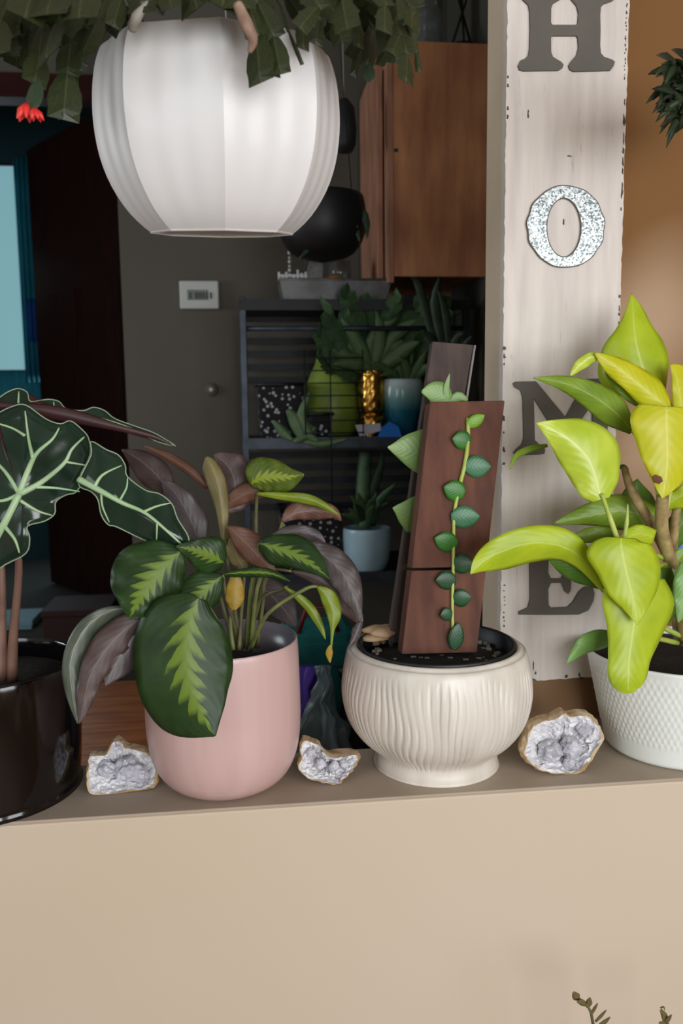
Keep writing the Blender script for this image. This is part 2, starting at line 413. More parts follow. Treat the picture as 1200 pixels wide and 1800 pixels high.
def radial_leaf(parent, hub, outline, Yf, veins, n=4, rings=7, label=None):
    """lobed leaf traced around a hub; Yf(px, py) gives its depth; veins are (points, r0, r1)"""
    ol = catmull([(p[0], p[1], 0) for p in outline], n, True); L = len(ol); vs = []; fs = []
    def pt(x, y): return W(x, y, Yf(x, y))
    vs.append(pt(*hub))
    for r in range(1, rings+1):
        for p in ol:
            t = r/rings; vs.append(pt(hub[0]+(p.x-hub[0])*t, hub[1]+(p.y-hub[1])*t))
    for k in range(L): fs.append((0, 1+k, 1+(k+1) % L))
    for r in range(rings-1):
        for k in range(L):
            a = 1+r*L+k; b = 1+r*L+(k+1) % L; fs.append((a, a+L, b+L, b))
    o = mesh_obj('leaf', vs, fs, ['alocasia_top', 'alocasia_under'], parent, True, uvs=[(.2, .5)]*len(vs))
    bm = bmesh.new(); bm.from_mesh(o.data); bmesh.ops.recalc_face_normals(bm, faces=bm.faces)
    if sum((f.normal for f in bm.faces), Vector()).dot(CAM-vs[0]) < 0: bmesh.ops.reverse_faces(bm, faces=bm.faces)
    bm.to_mesh(o.data); bm.free()
    md = o.modifiers.new('thickness', 'SOLIDIFY'); md.thickness = .0008; md.offset = -1; md.material_offset = 1
    if label: o['label'] = label
    s = S(hub[0], hub[1], Yf(*hub)); mb = MB()
    for pts, ra, rb in veins:
        c = catmull([(p[0], p[1], 0) for p in pts], 5); q = len(c)-1
        mb.tube([W(p.x, p.y, Yf(p.x, p.y)-.0006) for p in c], [(ra+(rb-ra)*i/q)*s for i in range(q+1)], 8)
    mb.build('veins', 'alocasia_vein', o, True)['label'] = 'raised pale green veins'
    e = [pt(p.x, p.y) for p in ol]; MB().tube(e+[e[0]], 1.3*s, 6).build('margin', 'alocasia_margin', o, True)
    return o

# ================================================================== THE ROOM
LEDGE = 0.96; LB = 0.172; WF = 0.25; FF = 0.40; CE = 3.3
XP = W(886, 400, WF).x
WB = WF+.02
while W(854, 400, WB).x < XP: WB += .001
def struct(name, mb, mat, bevel=0): return tag(mb.build(name, mat, bevel=bevel), kind='structure')
struct('wall_half', MB().box(-2.0, 1.8, 0, LB, 0, LEDGE-.004), 'cream', .003)
struct('ledge_shade_cap', MB().box(-2.0, 1.8, .0015, LB, LEDGE-.004, LEDGE), 'ledge_painted_shade', .0015)  # thin flush cap added to carry the painted ledge shade
struct('wall_half_return', MB().box(XP, 1.8, LB, WF, 0, LEDGE), 'ledge_painted_shade')
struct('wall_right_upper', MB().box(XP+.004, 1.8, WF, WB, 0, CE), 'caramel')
struct('trim_3', MB().box(XP, XP+.004, WF, WB, 0, CE), 'post_paint')
struct('wall_header', MB().box(-2.0, XP, .02, WB, 2.85, CE), 'cream')
struct('floor', MB().box(-2.0, 1.8, -3.4, 0, -.05, 0), 'near_floor_wood')
struct('ceiling', MB().box(-3.2, 1.9, -3.45, 3.25, CE, CE+.06), 'ceiling_paint')
CB = 4.0
struct('ceiling_bedroom', MB().box(-3.2, 1.0, 3.25, 5.35, CB, CB+.06), 'teal_paint')
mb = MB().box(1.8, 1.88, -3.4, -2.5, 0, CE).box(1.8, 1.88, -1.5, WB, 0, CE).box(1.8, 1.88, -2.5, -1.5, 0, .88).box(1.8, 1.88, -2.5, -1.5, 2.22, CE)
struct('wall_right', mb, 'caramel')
mb = MB().box(-2.08, -2.0, -3.4, -2.45, 0, CE).box(-2.08, -2.0, -1.35, .36, 0, CE).box(-2.08, -2.0, -2.45, -1.35, 0, 1.18).box(-2.08, -2.0, -2.45, -1.35, 2.32, CE)
struct('wall_left', mb, 'cream')
mb = MB().box(-2.0, -.13, -3.48, -3.4, 0, CE).box(1.63, 1.8, -3.48, -3.4, 0, CE).box(-.13, 1.63, -3.48, -3.4, 0, .93).box(-.13, 1.63, -3.48, -3.4, 2.28, CE)
struct('wall_back', mb, 'cream')
# far room
XR = W(843, 300, 1.70).x
YA = 2.15
struct('wall_far_right', MB().box(XR, XR+.08, WB+.012, YA, FF, CE), 'dark_olive_paint')
struct('wall_jamb', MB().box(XP+.004, XR+.08, WB, WB+.012, FF, CE), 'dark_olive_paint')
xa = W(214, 520, YA).x
struct('wall_thermostat', MB().box(xa, XR+.08, YA, YA+.12, FF, CE), 'olive_grey_paint')
mb = MB().box(-3.2, -3.1, WB-.05, .55, FF, CE).box(-3.2, -3.1, 1.55, 5.3, FF, CB).box(-3.2, -3.1, .55, 1.55, FF, 1.3).box(-3.2, -3.1, .55, 1.55, 2.5, CE)
struct('wall_far_left', mb, 'olive_grey_paint')
struct('wall_return', MB().box(-3.2, -2.0, LB, WB, FF, CE), 'olive_grey_paint')
YD = 3.25
zt = W(90, 175, YD).z; zh = W(90, 132, YD).z
struct('wall_doorway', MB().box(-3.1, .9, YD, YD+.1, zh, CB), 'olive_grey_paint')
struct('trim_1', MB().box(-3.1, .9, YD-.02, YD+.1, zt, zh), 'mahogany_trim')
struct('wall_bedroom', MB().box(-3.1, .9, 5.2, 5.3, FF, CB), 'teal_paint')
struct('wall_bedroom_right', MB().box(.9, 1.0, YA+.12, 5.3, FF, CB), 'olive_grey_paint')
struct('floor_bedroom', MB().box(-3.1, .9, 2.32, 5.2, FF-.05, FF), 'carpet')
fl = struct('floor_hall', MB().box(-3.1, XR, WB, 2.32, FF-.05, FF-.006), 'plank_joint')
# oak floor boards of the hall, laid left to right
pw = .092; pm = None; y = WB+.02; k = 0
while y < 2.30:
    x = -2.2 - .35*((k*7) % 5)/5
    while x < XR-.1:
        ln = min(1.25, XR-.01-x)
        if x > -3.0:
            o = MB().box(x, x+ln-.004, y, y+pw-.004, FF-.006, FF).build('plank', 'oak_plank', fl)
        x += ln
    y += pw; k += 1
# open dark door of the bedroom
d0, d1 = W(232, 600, YD+.12), W(66, 600, YD+1.05)
dv = Vector((d1.x-d0.x, d1.y-d0.y, 0)).normalized(); dn = Vector((dv.y, -dv.x, 0))*.04
dl_ = Vector((d1.x, d1.y, 0))-Vector((d0.x, d0.y, 0))
def door_box(a0, a1, z0, z1, e0, e1):
    A = Vector((d0.x, d0.y, 0))+dl_*a0; B = Vector((d0.x, d0.y, 0))+dl_*a1; u = dn.normalized()
    v = [A+u*e0, B+u*e0, B+u*e1, A+u*e1]
    return MB().hexa([Vector((p.x, p.y, z0)) for p in v]+[Vector((p.x, p.y, z1)) for p in v])
dr = struct('door_1', door_box(0, 1, FF+.015, zt+.06, 0, .04), 'dark_mahogany'); 
for z0, z1 in ((FF+.2, FF+.85), (FF+1.0, FF+1.75)):
    for a0, a1 in ((.1, .46), (.54, .9)): door_box(a0, a1, z0, z1, -.006, 0).build('panel', 'dark_mahogany', dr, bevel=.004)
kp = Vector((d0.x, d0.y, 0))+dl_*.93 - dn.normalized()*.05; kp.z = FF+1.0
MB().tube([kp+dn.normalized()*.05, kp, kp-dn.normalized()*.03], [.012, .018, .026], 12).build('door_knob', 'rack_metal', dr, True)
# bedroom window with teal curtains
wa, wb = W(-75, 285, 5.15), W(66, 668, 5.15)
win = struct('window_1', MB().box(wa.x-.04, wb.x-.02, 5.16, 5.2, wb.z, wa.z), 'mahogany_trim')
cx0, cx1, cz0, cz1 = wa.x, W(40, 500, 5.15).x, W(20, 650, 5.15).z, W(20, 292, 5.15).z
MB().box(cx0, cx1, 5.15, 5.158, cz0, cz1).build('pane', 'daypane', win)
def curtain(x0, x1, z0, z1, Y, folds, amp, mat, name='curtain', parent=None):
    vs = []; fs = []; nx = folds*8; nz = 6
    for j in range(nz+1):
        for i in range(nx+1):
            t = i/nx; q = j/nz; vs.append((x0+(x1-x0)*t, Y+amp*sin(t*folds*2*pi)*(1-.3*q), z0+(z1-z0)*q))
    for j in range(nz):
        for i in range(nx): a = j*(nx+1)+i; fs.append((a, a+1, a+nx+2, a+nx+1))
    o = mesh_obj(name, vs, fs, mat, parent); md = o.modifiers.new('thickness', 'SOLIDIFY'); md.thickness = .003; return o
c = curtain(W(36, 500, 5.08).x, W(70, 500, 5.08).x, W(50, 672, 5.08).z, W(50, 278, 5.08).z, 5.08, 4, .025, 'curtain_teal')
tag(c, 'teal curtain hanging at the right side of the bedroom window', 'curtain')
curtain(W(45, 500, 5.04).x, W(69, 500, 5.04).x, W(50, 600, 5.04).z, W(50, 525, 5.04).z, 5.035, 3, .02, 'curtain_blue', 'blue_band', c)['label'] = 'bright blue band across the curtain'
c = curtain(W(-90, 500, 5.08).x, W(66, 500, 5.08).x, W(0, 700, 5.06).z-.25, W(0, 652, 5.06).z, 5.135, 7, .01, 'curtain_teal', 'curtain')
tag(c, 'short teal lower curtain under the bedroom window pane', 'curtain')
# boxes on the bedroom floor
def boxthing(name, px0, px1, py0, py1, Y, depth, mat, label, cat, lid=None):
    a, b = W(px0, py1, Y), W(px1, py0, Y)
    t = thing(name, ((a.x+b.x)/2, Y+depth/2, a.z), label, cat)
    MB().box(a.x, b.x, Y, Y+depth, a.z, b.z-.012).build('body', mat, t, bevel=.004)
    MB().box(a.x-.006, b.x+.006, Y-.006, Y+depth+.006, b.z-.03, b.z).build('lid', lid or mat, t, bevel=.004)
    return t
b = WZ(40, 1128, FF); yb = b.y
boxthing('storage_box', -25, 55, 1090, 1130, 3.2, .25, 'paleblue_box', 'pale blue storage box on the floor behind the black pot', 'box')
boxthing('storage_chest', 78, 190, 1070, 1150, 2.75, .3, 'darkred_box', 'dark red brown chest on the floor below the dark door', 'chest')

# near-room windows (behind the camera) so the daylight has its openings, plus an added hall frame
def winframe(name, x0, x1, z0, z1, Y, axis):
    mb = MB(); q = .035
    for u0_, u1_, v0, v1 in ((x0, x1, z0, z0+q), (x0, x1, z1-q, z1), (x0, x0+q, z0, z1), (x1-q, x1, z0, z1), ((x0+x1)/2-q/2, (x0+x1)/2+q/2, z0, z1)):
        if axis == 'y': mb.box(u0_, u1_, Y-.02, Y+.02, v0, v1)
        else: mb.box(Y-.02, Y+.02, u0_, u1_, v0, v1)
    struct(name, mb, 'white_enamel')
winframe('window_2', -.13, 1.63, .93, 2.28, -3.42, 'y')
winframe('window_4', -2.5, -1.5, .88, 2.22, 1.83, 'x')
winframe('hall_fill_frame', .55, 1.55, 1.3, 2.5, -3.13, 'x')  # unseen frame added around the hall fill light
winframe('window_3', -2.45, -1.35, 1.18, 2.32, -2.03, 'x')

# ================================================================== HOME SIGN
YB = WF-.022
sg = thing('home_sign', W(985, 1195, WF-.01), 'tall whitewashed wooden board with dark letters reading HOME on the wall', 'sign')
q = [(892.5, -60), (1106, -60), (1106, 0), (1098, 240), (1088, 600), (1080, 800), (1066, 1188), (930, 1197), (879, 1198), (883, 700), (888, 300)]
def prism_px(name, pts, Y, th, mat, parent, bevel=0, smooth=False):
    f = [W(x, y, Y) for x, y in pts]; b = [p+Vector((0, th, 0)) for p in f]; n = len(f)
    o = mesh_obj(name, f+b, [tuple(range(n)), tuple(range(2*n-1, n-1, -1))]+[(i, i+n, (i+1) % n+n, (i+1) % n) for i in range(n)], mat, parent, smooth)
    recalc(o)
    if bevel: md = o.modifiers.new('bevel', 'BEVEL'); md.width = bevel; md.segments = 2; md.limit_method = 'ANGLE'
    return o
# slightly chipped edges
ed = []
for i, p in enumerate(q):
    a, b = Vector((p[0], p[1])), Vector(q[(i+1) % len(q)])
    k = max(2, int((b-a).length/9))
    for j in range(k):
        t = j/k; c = a+(b-a)*t; amp = 0 if j == 0 else random.uniform(-1.4, 1.2)*(1.0 if random.random() < .5 else .3)
        nn = Vector((-(b-a).y, (b-a).x)).normalized(); ed.append((c.x+nn.x*amp, c.y+nn.y*amp))
prism_px('board', ed, YB, .019, 'whiteboard', sg)
# worn dark slivers where paint has chipped off the edge
mbw = []
def chip(x, y, wd, h):
    jt = lambda a_: a_*random.uniform(.5, 1.3)
    pts = [(x-jt(wd*.2), y-h/2), (x+jt(wd*.5), y-jt(h*.3)), (x+jt(wd*.35), y), (x+jt(wd*.55), y+jt(h*.25)), (x+jt(wd*.2), y+h/2), (x-jt(wd*.5), y+jt(h*.3)), (x-jt(wd*.3), y-jt(h*.1))]
    prism_px('paint_chip', pts, YB-.0006, .001, 'bare_dark_wood', sg)
for y_ in range(5, 140, 7): chip(1102-(y_*.035)+random.uniform(-1, 1), y_+random.uniform(-3, 3), random.uniform(1.5, 3.6), random.uniform(2, 7))
for y_ in (180, 215, 240, 262, 285, 305, 326): chip(1097.5-.028*(y_-180), y_+random.uniform(-6, 6), random.uniform(2.5, 4.5), random.uniform(12, 26))
for y_ in (348, 372, 520, 540, 552, 566, 585): chip(1092-.02*(y_-340), y_+random.uniform(-5, 5), random.uniform(2, 5), random.uniform(5, 14))
for y_ in (135, 150, 190, 205): chip(893-.005*y_, y_, 4, random.uniform(6, 14))
for y_ in (612, 626, 640, 735, 760, 790, 815): chip(886-.004*(y_-600), y_, random.uniform(3, 7), random.uniform(4, 12))
for y_ in range(1030, 1110, 9): chip(886+random.uniform(-2, 1), y_+random.uniform(-3, 3), random.uniform(1.5, 4), random.uniform(2, 5))
for x_, y_, a_, b_ in ((937, 1170, 3, 18), (941, 1183, 4, 6), (938, 1195, 9, 5), (995, 1189, 6, 6), (1018, 1186, 5, 8), (1020, 1192, 12, 5), (1000, 274, 10, 3), (928, 200, 3, 16), (990, 390, 4, 12)): chip(x_, y_, a_, b_)
YL = YB-.004
def zz(pts, ox, oy, k): return [(ox+x*k, oy+y*k) for x, y in pts]
H = [(332, 345), (340, 368), (360, 373), (545, 371), (566, 358), (571, 340), (558, 325), (516, 300), (506, 275), (505, 200), (512, 188), (640, 188), (647, 200), (650, 250), (640, 290), (612, 322), (598, 345), (605, 366), (625, 376), (818, 371), (834, 350), (842, 325), (828, 314), (785, 299), (768, 280), (764, 240), (766, 159)]
Ht = [(x, 318-y) for x, y in reversed(H[:-1])]
Hl = [(395, 159)]
H = H + Ht + [(392, 60), (394, 159), (392, 250), (388, 285), (375, 305), (345, 322)]
# rebuild H cleanly: lower-left serif up the left stem
prism_px('letter_h', zz(H[:27]+Ht[:], 800, 0, 1/3)+zz([(386, 25), (393, 60), (395, 159), (392, 255), (386, 290), (372, 306), (345, 318)], 800, 0, 1/3), YL, .004, 'letter_paint', sg)['label'] = 'dark grey letter H'
no = 64; outer = [W(994.3+67.5*cos(2*pi*i/no)*(1+.02*sin(5*i)), 398+71.7*sin(2*pi*i/no)*(1+.012*sin(7*i)), YL) for i in range(no)]
inner = [W(991+30.5*cos(2*pi*i/no), 400+52*sin(2*pi*i/no), YL) for i in range(no)]
off = Vector((0, .004, 0)); vs = outer+inner+[p+off for p in outer]+[p+off for p in inner]; fs = []
for i in range(no):
    j = (i+1) % no; fs += [(i, j, no+j, no+i), (i, 2*no+i, 2*no+j, j), (no+i, no+j, 3*no+j, 3*no+i), (2*no+i, 3*no+i, 3*no+j, 2*no+j)]
O = mesh_obj('letter_o', vs, fs, 'galv', sg, False); recalc(O); O['label'] = 'shiny galvanised metal letter O'
for nm, ring in (('outer_edge', outer), ('inner_edge', inner)):
    MB().tube([p+Vector((0, .001, 0)) for p in ring+[ring[0]]], .0013, 6).build(nm, 'letter_paint', O, True)
Mp = [(305, 520), (320, 512), (425, 510), (582, 700), (690, 498), (800, 495), (858, 495), (866, 510), (850, 532), (806, 552), (802, 830), (832, 858), (862, 880), (852, 897), (702, 897), (694, 880), (718, 850), (725, 825), (725, 625), (592, 820), (552, 820), (414, 600), (420, 820), (445, 845), (475, 868), (470, 893), (440, 898), (318, 902), (308, 887), (325, 866), (352, 842), (362, 810), (356, 600), (346, 560), (312, 540)]
prism_px('letter_m', zz(Mp, 800, 500, 1/3), YL, .004, 'letter_paint', sg)['label'] = 'dark grey letter M'
El = [(290, 712), (290, 728), (460, 730), (620, 728), (675, 705), (704, 650), (710, 610), (700, 575), (655, 574), (625, 600), (590, 660), (560, 686), (470, 690), (455, 672), (453, 585), (468, 553), (528, 552), (548, 600), (565, 613), (578, 590), (580, 545)]
Eu = [(x, 1080-y) for x, y in reversed(El)]
E_ = El+Eu+[(330, 362), (350, 400), (352, 640), (340, 690)]
prism_px('letter_e', zz(E_, 820, 850, .3167), YL, .004, 'letter_paint', sg)['label'] = 'dark grey letter E'

# ================================================================== HANGING CACTUS
YH = -.02; hc = W(385, 215, YH); hs_ = S(385, 215, YH)
hx, hy = hc.x, hc.y
hp = thing('hanging_cactus', (hx, hy, W(385, 405, YH).z), 'dark green holiday cactus spilling from a white faceted hanging pot', 'plant')
prof_px = [(118, 405), (126, 407), (160, 375), (188, 330), (205, 280), (212, 225), (211, 175), (205, 132), (197, 106), (191, 94), (183, 94), (188, 125), (190, 140)]
prof = [(0.0, W(385, 402, YH).z)] + [(r*hs_, W(385, y_, YH).z) for r, y_ in prof_px]
oct0 = math.atan2(CAM.y-hy, CAM.x-hx)+radians(2)
def octf(th, z_, r):
    a = (th-oct0+pi/8) % (pi/4) - pi/8      # distance from nearest vertical edge
    a = pi/8-abs(a)                          # 0 at facet middle .. pi/8 at edge
    k = cos(pi/8)/cos(a)
    flute = .006*sin(((th-oct0) % (pi/4))/(pi/4)*6*pi)*(.3+.7*max(0, min(1, (r/hs_-120)/90)))
    return r*(k+.012)*(1+flute*.5)
pot = lathe('pot', (hx, hy), prof, 'white_ceramic', hp, seg=240, rf=octf, fine=3, th0=oct0)
pot.data.set_sharp_from_angle(angle=radians(14))
zrim = W(385, 98, YH).z
tilt = Matrix.Rotation(radians(8.0), 4, 'X'); pv_ = hc-org(hp)     # the pot hangs a little tipped towards the room
pot.data.transform(Matrix.Translation(pv_) @ tilt @ Matrix.Translation(-pv_))
lathe('soil', (hx, hy), [(0, zrim-.04), (178*hs_, zrim-.03), (120*hs_, zrim-.02), (0.001, zrim-.016)], 'soil', hp, seg=40)
for k in range(3):
    th = oct0+.9+2*pi*k/3; A = Vector((hx+178*hs_*cos(th), hy+178*hs_*sin(th), zrim-.004))
    MB().tube([A, Vector((hx, hy, CE-.08))], .0015, 6).build('cord', 'cord', hp, True)
MB().tube([(hx, hy, CE-.09), (hx, hy, CE-.05), (hx, hy, CE-.002)], [.004, .006, .018], 10).build('ceiling_hook', 'rack_metal', hp, True)
def pad_mesh(name, ol):
    vs = []; fs = []; L = len(ol)
    for (t, wd) in ol: vs += [(-wd, t, -.01), (0, t, .045 if 0 < t < 1 else .0), (wd, t, -.01), (0, t, -.05 if 0 < t < 1 else -.01)]
    for i in range(L-1):
        for k in range(4): a = i*4+k; b = i*4+(k+1) % 4; fs.append((a, b, b+4, a+4))
    fs += [(3, 2, 1, 0), tuple((L-1)*4+k for k in range(4))]
    me = bpy.data.meshes.new(name); me.from_pydata(vs, [], fs)
    ul = me.uv_layers.new(name='UVMap')
    for p in me.polygons:
        for li in p.loop_indices:
            v = vs[me.loops[li].vertex_index]; ul.data[li].uv = (.5+v[0], v[1])
    me.update(); return me
padA = pad_mesh('pad_a', [(0, .07), (.15, .17), (.35, .24), (.55, .30), (.64, .36), (.70, .30), (.86, .30), (1.08, .31), (.96, .17), (.95, .06)])
padB = pad_mesh('pad_b', [(0, .08), (.2, .20), (.45, .30), (.7, .33), (.86, .30), (1.08, .30), (.95, .15), (1.02, .05)])
padC = pad_mesh('pad_c', [(0, .1), (.2, .3), (.45, .42), (.7, .42), (.88, .32), (.97, .2), (1.0, .08)])
for me, m in ((padA, 'pad_green'), (padB, 'pad_green'), (padC, 'pad_blue')): me.materials.append(M(m))
def place_pad(me, p, q, nrm, parent, wfac=1.0, name='stem_segment'):
    d = q-p; L = d.length; y_ = d.normalized(); z_ = (nrm-y_*nrm.dot(y_)).normalized(); x_ = y_.cross(z_)
    o = bpy.data.objects.new(name, me); col.objects.link(o); o.parent = parent
    Mx = Matrix((x_*L*wfac, y_*L, z_*L)).transposed().to_4x4(); Mx.translation = p-org(parent); o.matrix_local = Mx
    return o
rnd = random.Random(3)
def chain(pts, Ys, parent, seg=58, me=None, wf=None, last=None):
    n = max(1, round(sum((Vector(pts[i+1])-Vector(pts[i])).length for i in range(len(pts)-1))/seg))
    c = catmull([(x, y_, Ys[0]+(Ys[1]-Ys[0])*i/(len(pts)-1)) for i, (x, y_) in enumerate(pts)], 12)
    for i in range(n):
        a = c[int(i*(len(c)-1)/n)]; b = c[int((i+1)*(len(c)-1)/n)]
        p, q_ = W(a.x, a.y, a.z), W(b.x, b.y, b.z)
        nrm = Vector((rnd.uniform(-.7, .7), -1, rnd.uniform(-.2, .7)))
        place_pad(me if me and i == n-1 else rnd.choice((padA, padB)), p, q_+(q_-p)*.05, nrm, parent, (wf or rnd.uniform(.68, 1.05)))
chains = [
 ([(200, -60), (110, -30), (60, 30), (50, 100), (58, 135)], (-.1, -.16)), ([(180, -50), (90, 0), (75, 70), (62, 130), (60, 190)], (-.12, -.2), padC),
 ([(210, -30), (170, 20), (130, 60), (120, 110), (112, 200)], (-.1, -.16)), ([(200, -20), (190, 30), (160, 75), (130, 120), (118, 198)], (-.1, -.13)),
 ([(120, -60), (40, -30), (5, 20), (-5, 90)], (-.1, -.2)), ([(150, -60), (20, -20), (15, 50), (12, 95)], (-.05, -.18)),
 ([(150, -40), (60, -10), (30, 40), (28, 110)], (0, -.1)), ([(190, -50), (140, -10), (100, 40), (85, 95)], (-.1, -.22)),
 ([(220, -50), (160, -20), (120, 20), (100, 80)], (-.05, -.05)), ([(230, -60), (190, -10), (175, 35), (150, 90)], (-.12, -.2)),
 ([(60, -70), (10, -30), (-20, 30)], (-.1, -.15)), ([(100, -70), (60, -20), (45, 25)], (-.15, -.25)), ([(140, -70), (100, -20), (85, 20)], (-.15, -.25)),
 ([(180, -70), (150, -25), (140, 25)], (-.18, -.25)), ([(60, -70), (30, -10), (35, 60)], (.02, 0)), ([(260, -60), (215, -10), (200, 40)], (-.15, -.18)),
 ([(260, -50), (230, 0), (195, 50)], (-.1, -.1)), ([(280, -60), (255, -25), (250, 12)], (-.18, -.2)), ([(320, -70), (290, -30), (300, 8)], (-.18, -.22)),
 ([(340, -70), (330, -35), (345, 5)], (-.18, -.22)), ([(380, -70), (370, -40), (390, 4)], (-.18, -.22)), ([(300, -70), (280, -40), (270, 6)], (-.2, -.2)),
 ([(400, -70), (400, -40), (418, 4)], (-.18, -.22)), ([(420, -60), (430, -10), (452, 60), (458, 135)], (-.18, -.215)), ([(430, -60), (450, 0), (480, 60), (492, 122)], (-.18, -.215)),
 ([(440, -50), (460, 30), (470, 70), (475, 125)], (-.17, -.208)), ([(450, -60), (490, 0), (505, 50), (528, 106)], (-.17, -.2), None, .18),
 ([(450, -60), (500, -20), (530, 30), (532, 80)], (-.15, -.18)), ([(470, -60), (530, -20), (560, 30), (555, 72)], (-.14, -.16)), ([(480, -60), (550, -20), (590, 25), (600, 70)], (-.12, -.16)),
 ([(500, -60), (570, -20), (620, 20), (630, 78)], (-.1, -.14)), ([(510, -60), (600, -25), (650, 20), (645, 100), (650, 142)], (-.08, -.1), padC), ([(510, -60), (610, -30), (660, 20), (680, 80), (668, 112)], (-.1, -.15)),
 ([(520, -60), (630, -30), (690, 25), (712, 80), (713, 138)], (-.1, -.16)), ([(520, -60), (640, -30), (710, 10), (728, 70), (735, 122)], (-.08, -.12), None, .5), ([(500, -60), (620, -10), (700, 40), (690, 90)], (-.1, -.2)),
 ([(520, -70), (650, -50), (715, 0), (722, 45)], (-.1, -.18)), ([(500, -60), (590, -10), (640, 50), (615, 95)], (-.05, -.05)), ([(480, -70), (560, -40), (610, 5), (575, 60)], (-.1, -.12)),
 ([(510, -70), (600, -50), (670, -10), (675, 50)], (-.14, -.22)), ([(520, -70), (620, -50), (690, -20), (700, 30)], (-.12, -.2)), ([(540, -80), (660, -60), (730, -20), (715, 70)], (-.05, -.1)),
 ([(460, -70), (520, -40), (560, 10), (530, 45)], (-.18, -.25)), ([(480, -70), (560, -40), (600, -5), (610, 45)], (-.18, -.25)), ([(620, 20), (632, 80), (622, 128)], (-.04, -.05), None, .45), ([(600, -40), (660, 0), (700, 60), (695, 105)], (0, -.02)),
 ([(230, -50), (225, 0), (245, 50)], (-.1, -.1)), ([(120, -20), (140, 40), (170, 60)], (0, -.05)), ([(0, -20), (20, 30), (60, 60)], (0, -.05)), ([(60, 0), (85, 40), (130, 70)], (-.02, -.1)),
]
for ch in chains: chain(ch[0], ch[1], hp, me=ch[2] if len(ch) > 2 else None, wf=ch[3] if len(ch) > 3 else None)
# red buds
def flower(px, py, Y, s, ang):
    c = W(px, py, Y); k = S(px, py, Y)*s; mb = MB()
    for j in range(5):
        th = 2*pi*j/5; d = Vector((cos(ang)*.3, -.2, -1)); e_ = Vector((cos(th), sin(th), 0))*.45
        mb.tube([c, c+(d*.5+e_*.6)*k, c+(d+e_*1.1)*k], [.12*k, .28*k, .03*k], 6)
    mb.build('flower', 'petal_red', hp, True)['label'] = 'small red flower at a stem tip'
flower(48, 182, -.19, 30, 2.0); flower(104, 156, -.14, 24, 1.0); flower(60, 190, -.2, 22, .5)
tube_px('dried_husk', [(418, 8, -.24), (432, 40, -.245), (444, 70, -.24), (438, 92, -.235)], [9, 12, 10, 4], 'dried_husk', hp)
tube_px('dried_husk', [(262, 2, -.2), (240, 30, -.2), (232, 52, -.19)], [3, 10, 8], 'pebble', hp)

# ================================================================== LATHE POTS ON THE LEDGE
def pxprof(cx, Yc, lst): return [(r*S(cx, y_, Yc), W(cx, y_, Yc).z) for r, y_ in lst]
# ---- pink pot with prayer plant
YP = .088; pc = W(397, 1377, YP)
pk = thing('potted_prayer_plant', (pc.x, YP, LEDGE), 'prayer plant with feathered lime markings in a smooth pink pot', 'plant')
def yat(cx, z, Yc):
    lo, hi = 0, 1800
    for _ in range(40):
        m_ = (lo+hi)/2
        if W(cx, m_, Yc).z > z: lo = m_
        else: hi = m_
    return lo
kb = S(397, 1370, YP); b = yat(397, LEDGE, YP); rim = 1121
ptp = [(0, LEDGE), (62*kb, LEDGE), (88*kb, LEDGE+.004)] + pxprof(397, YP, [(112, b-24), (127, b-56), (134, b-100), (135, b-160), (134, rim+20), (132.5, rim+2)]) + pxprof(397, YP, [(130.5, rim), (128, rim+2), (128, rim+30), (126, rim+70)])
lathe('pot', (pc.x, YP), ptp[:10], 'pink_glaze', pk, seg=96, fine=3)
zr = W(397, rim, YP).z
lathe('pot_lining', (pc.x, YP), [(120*kb, zr-.06), (127*kb, zr-.06), (129.5*kb, zr-.001), (127*kb, zr-.001), (125*kb, zr-.05)], 'grey_glaze', pk, seg=96)
lathe('soil', (pc.x, YP), [(0, zr-.055), (123*kb, zr-.05), (70*kb, zr-.035), (.001, zr-.032)], 'soil', pk, seg=48)
PT = ('calathea_pattern', 'calathea_under'); LT = ('calathea_light', 'calathea_under'); UN = ('calathea_under', 'calathea_pattern'); GR = ('calathea_grey', 'calathea_pattern'); BR = ('calathea_brown', 'calathea_pattern')
OLV = ('calathea_olive', 'calathea_olive'); LM = ('calathea_lime', 'calathea_lime'); GT = ('calathea_greytop', 'calathea_under')
leaf(pk, [(350, 1050, 18, 16), (337, 1080, 72, 52), (329, 1125, 92, 76), (328, 1175, 92, 82), (338, 1220, 86, 72), (358, 1262, 62, 42), (378, 1294, 2, 2)], (-.045, -.075), PT, .3, .3, label='large drooping green leaf with lime feather marking', n=6, m=6, wave=.0022, nw=3)
leaf(pk, [(322, 966, 4, 4), (300, 984, 48, 36), (272, 1014, 74, 54), (250, 1044, 66, 50), (237, 1068, 38, 30), (227, 1087, 2, 2)], (0.0, -.05), PT, .3, .3, wave=.004, m=5)
leaf(pk, [(394, 990, 8, 14), (376, 980, 36, 36), (352, 970, 28, 30), (330, 964, 14, 16), (310, 961, 2, 2)], (.02, -.01), PT, .3, .2, wave=.0022, nw=3)
leaf(pk, [(392, 1012, 5, 5), (368, 1030, 34, 30), (345, 1052, 36, 30), (322, 1075, 22, 22), (300, 1098, 2, 2)], (.02, -.02), PT, .3, .3, wave=.0022, nw=3)
leaf(pk, [(232, 1068, 3, 3), (186, 1077, 10, 24), (148, 1108, 16, 34), (124, 1160, 14, 34), (126, 1215, 12, 26), (136, 1272, 1, 1)], (.0, -.05), GT, .3, .6, wave=.0022, nw=3)
leaf(pk, [(262, 1082, 4, 4), (222, 1105, 26, 26), (184, 1145, 30, 28), (158, 1190, 20, 24), (148, 1232, 14, 16), (139, 1272, 1, 1)], (-.01, -.065), UN, .3, .3, wave=.003)
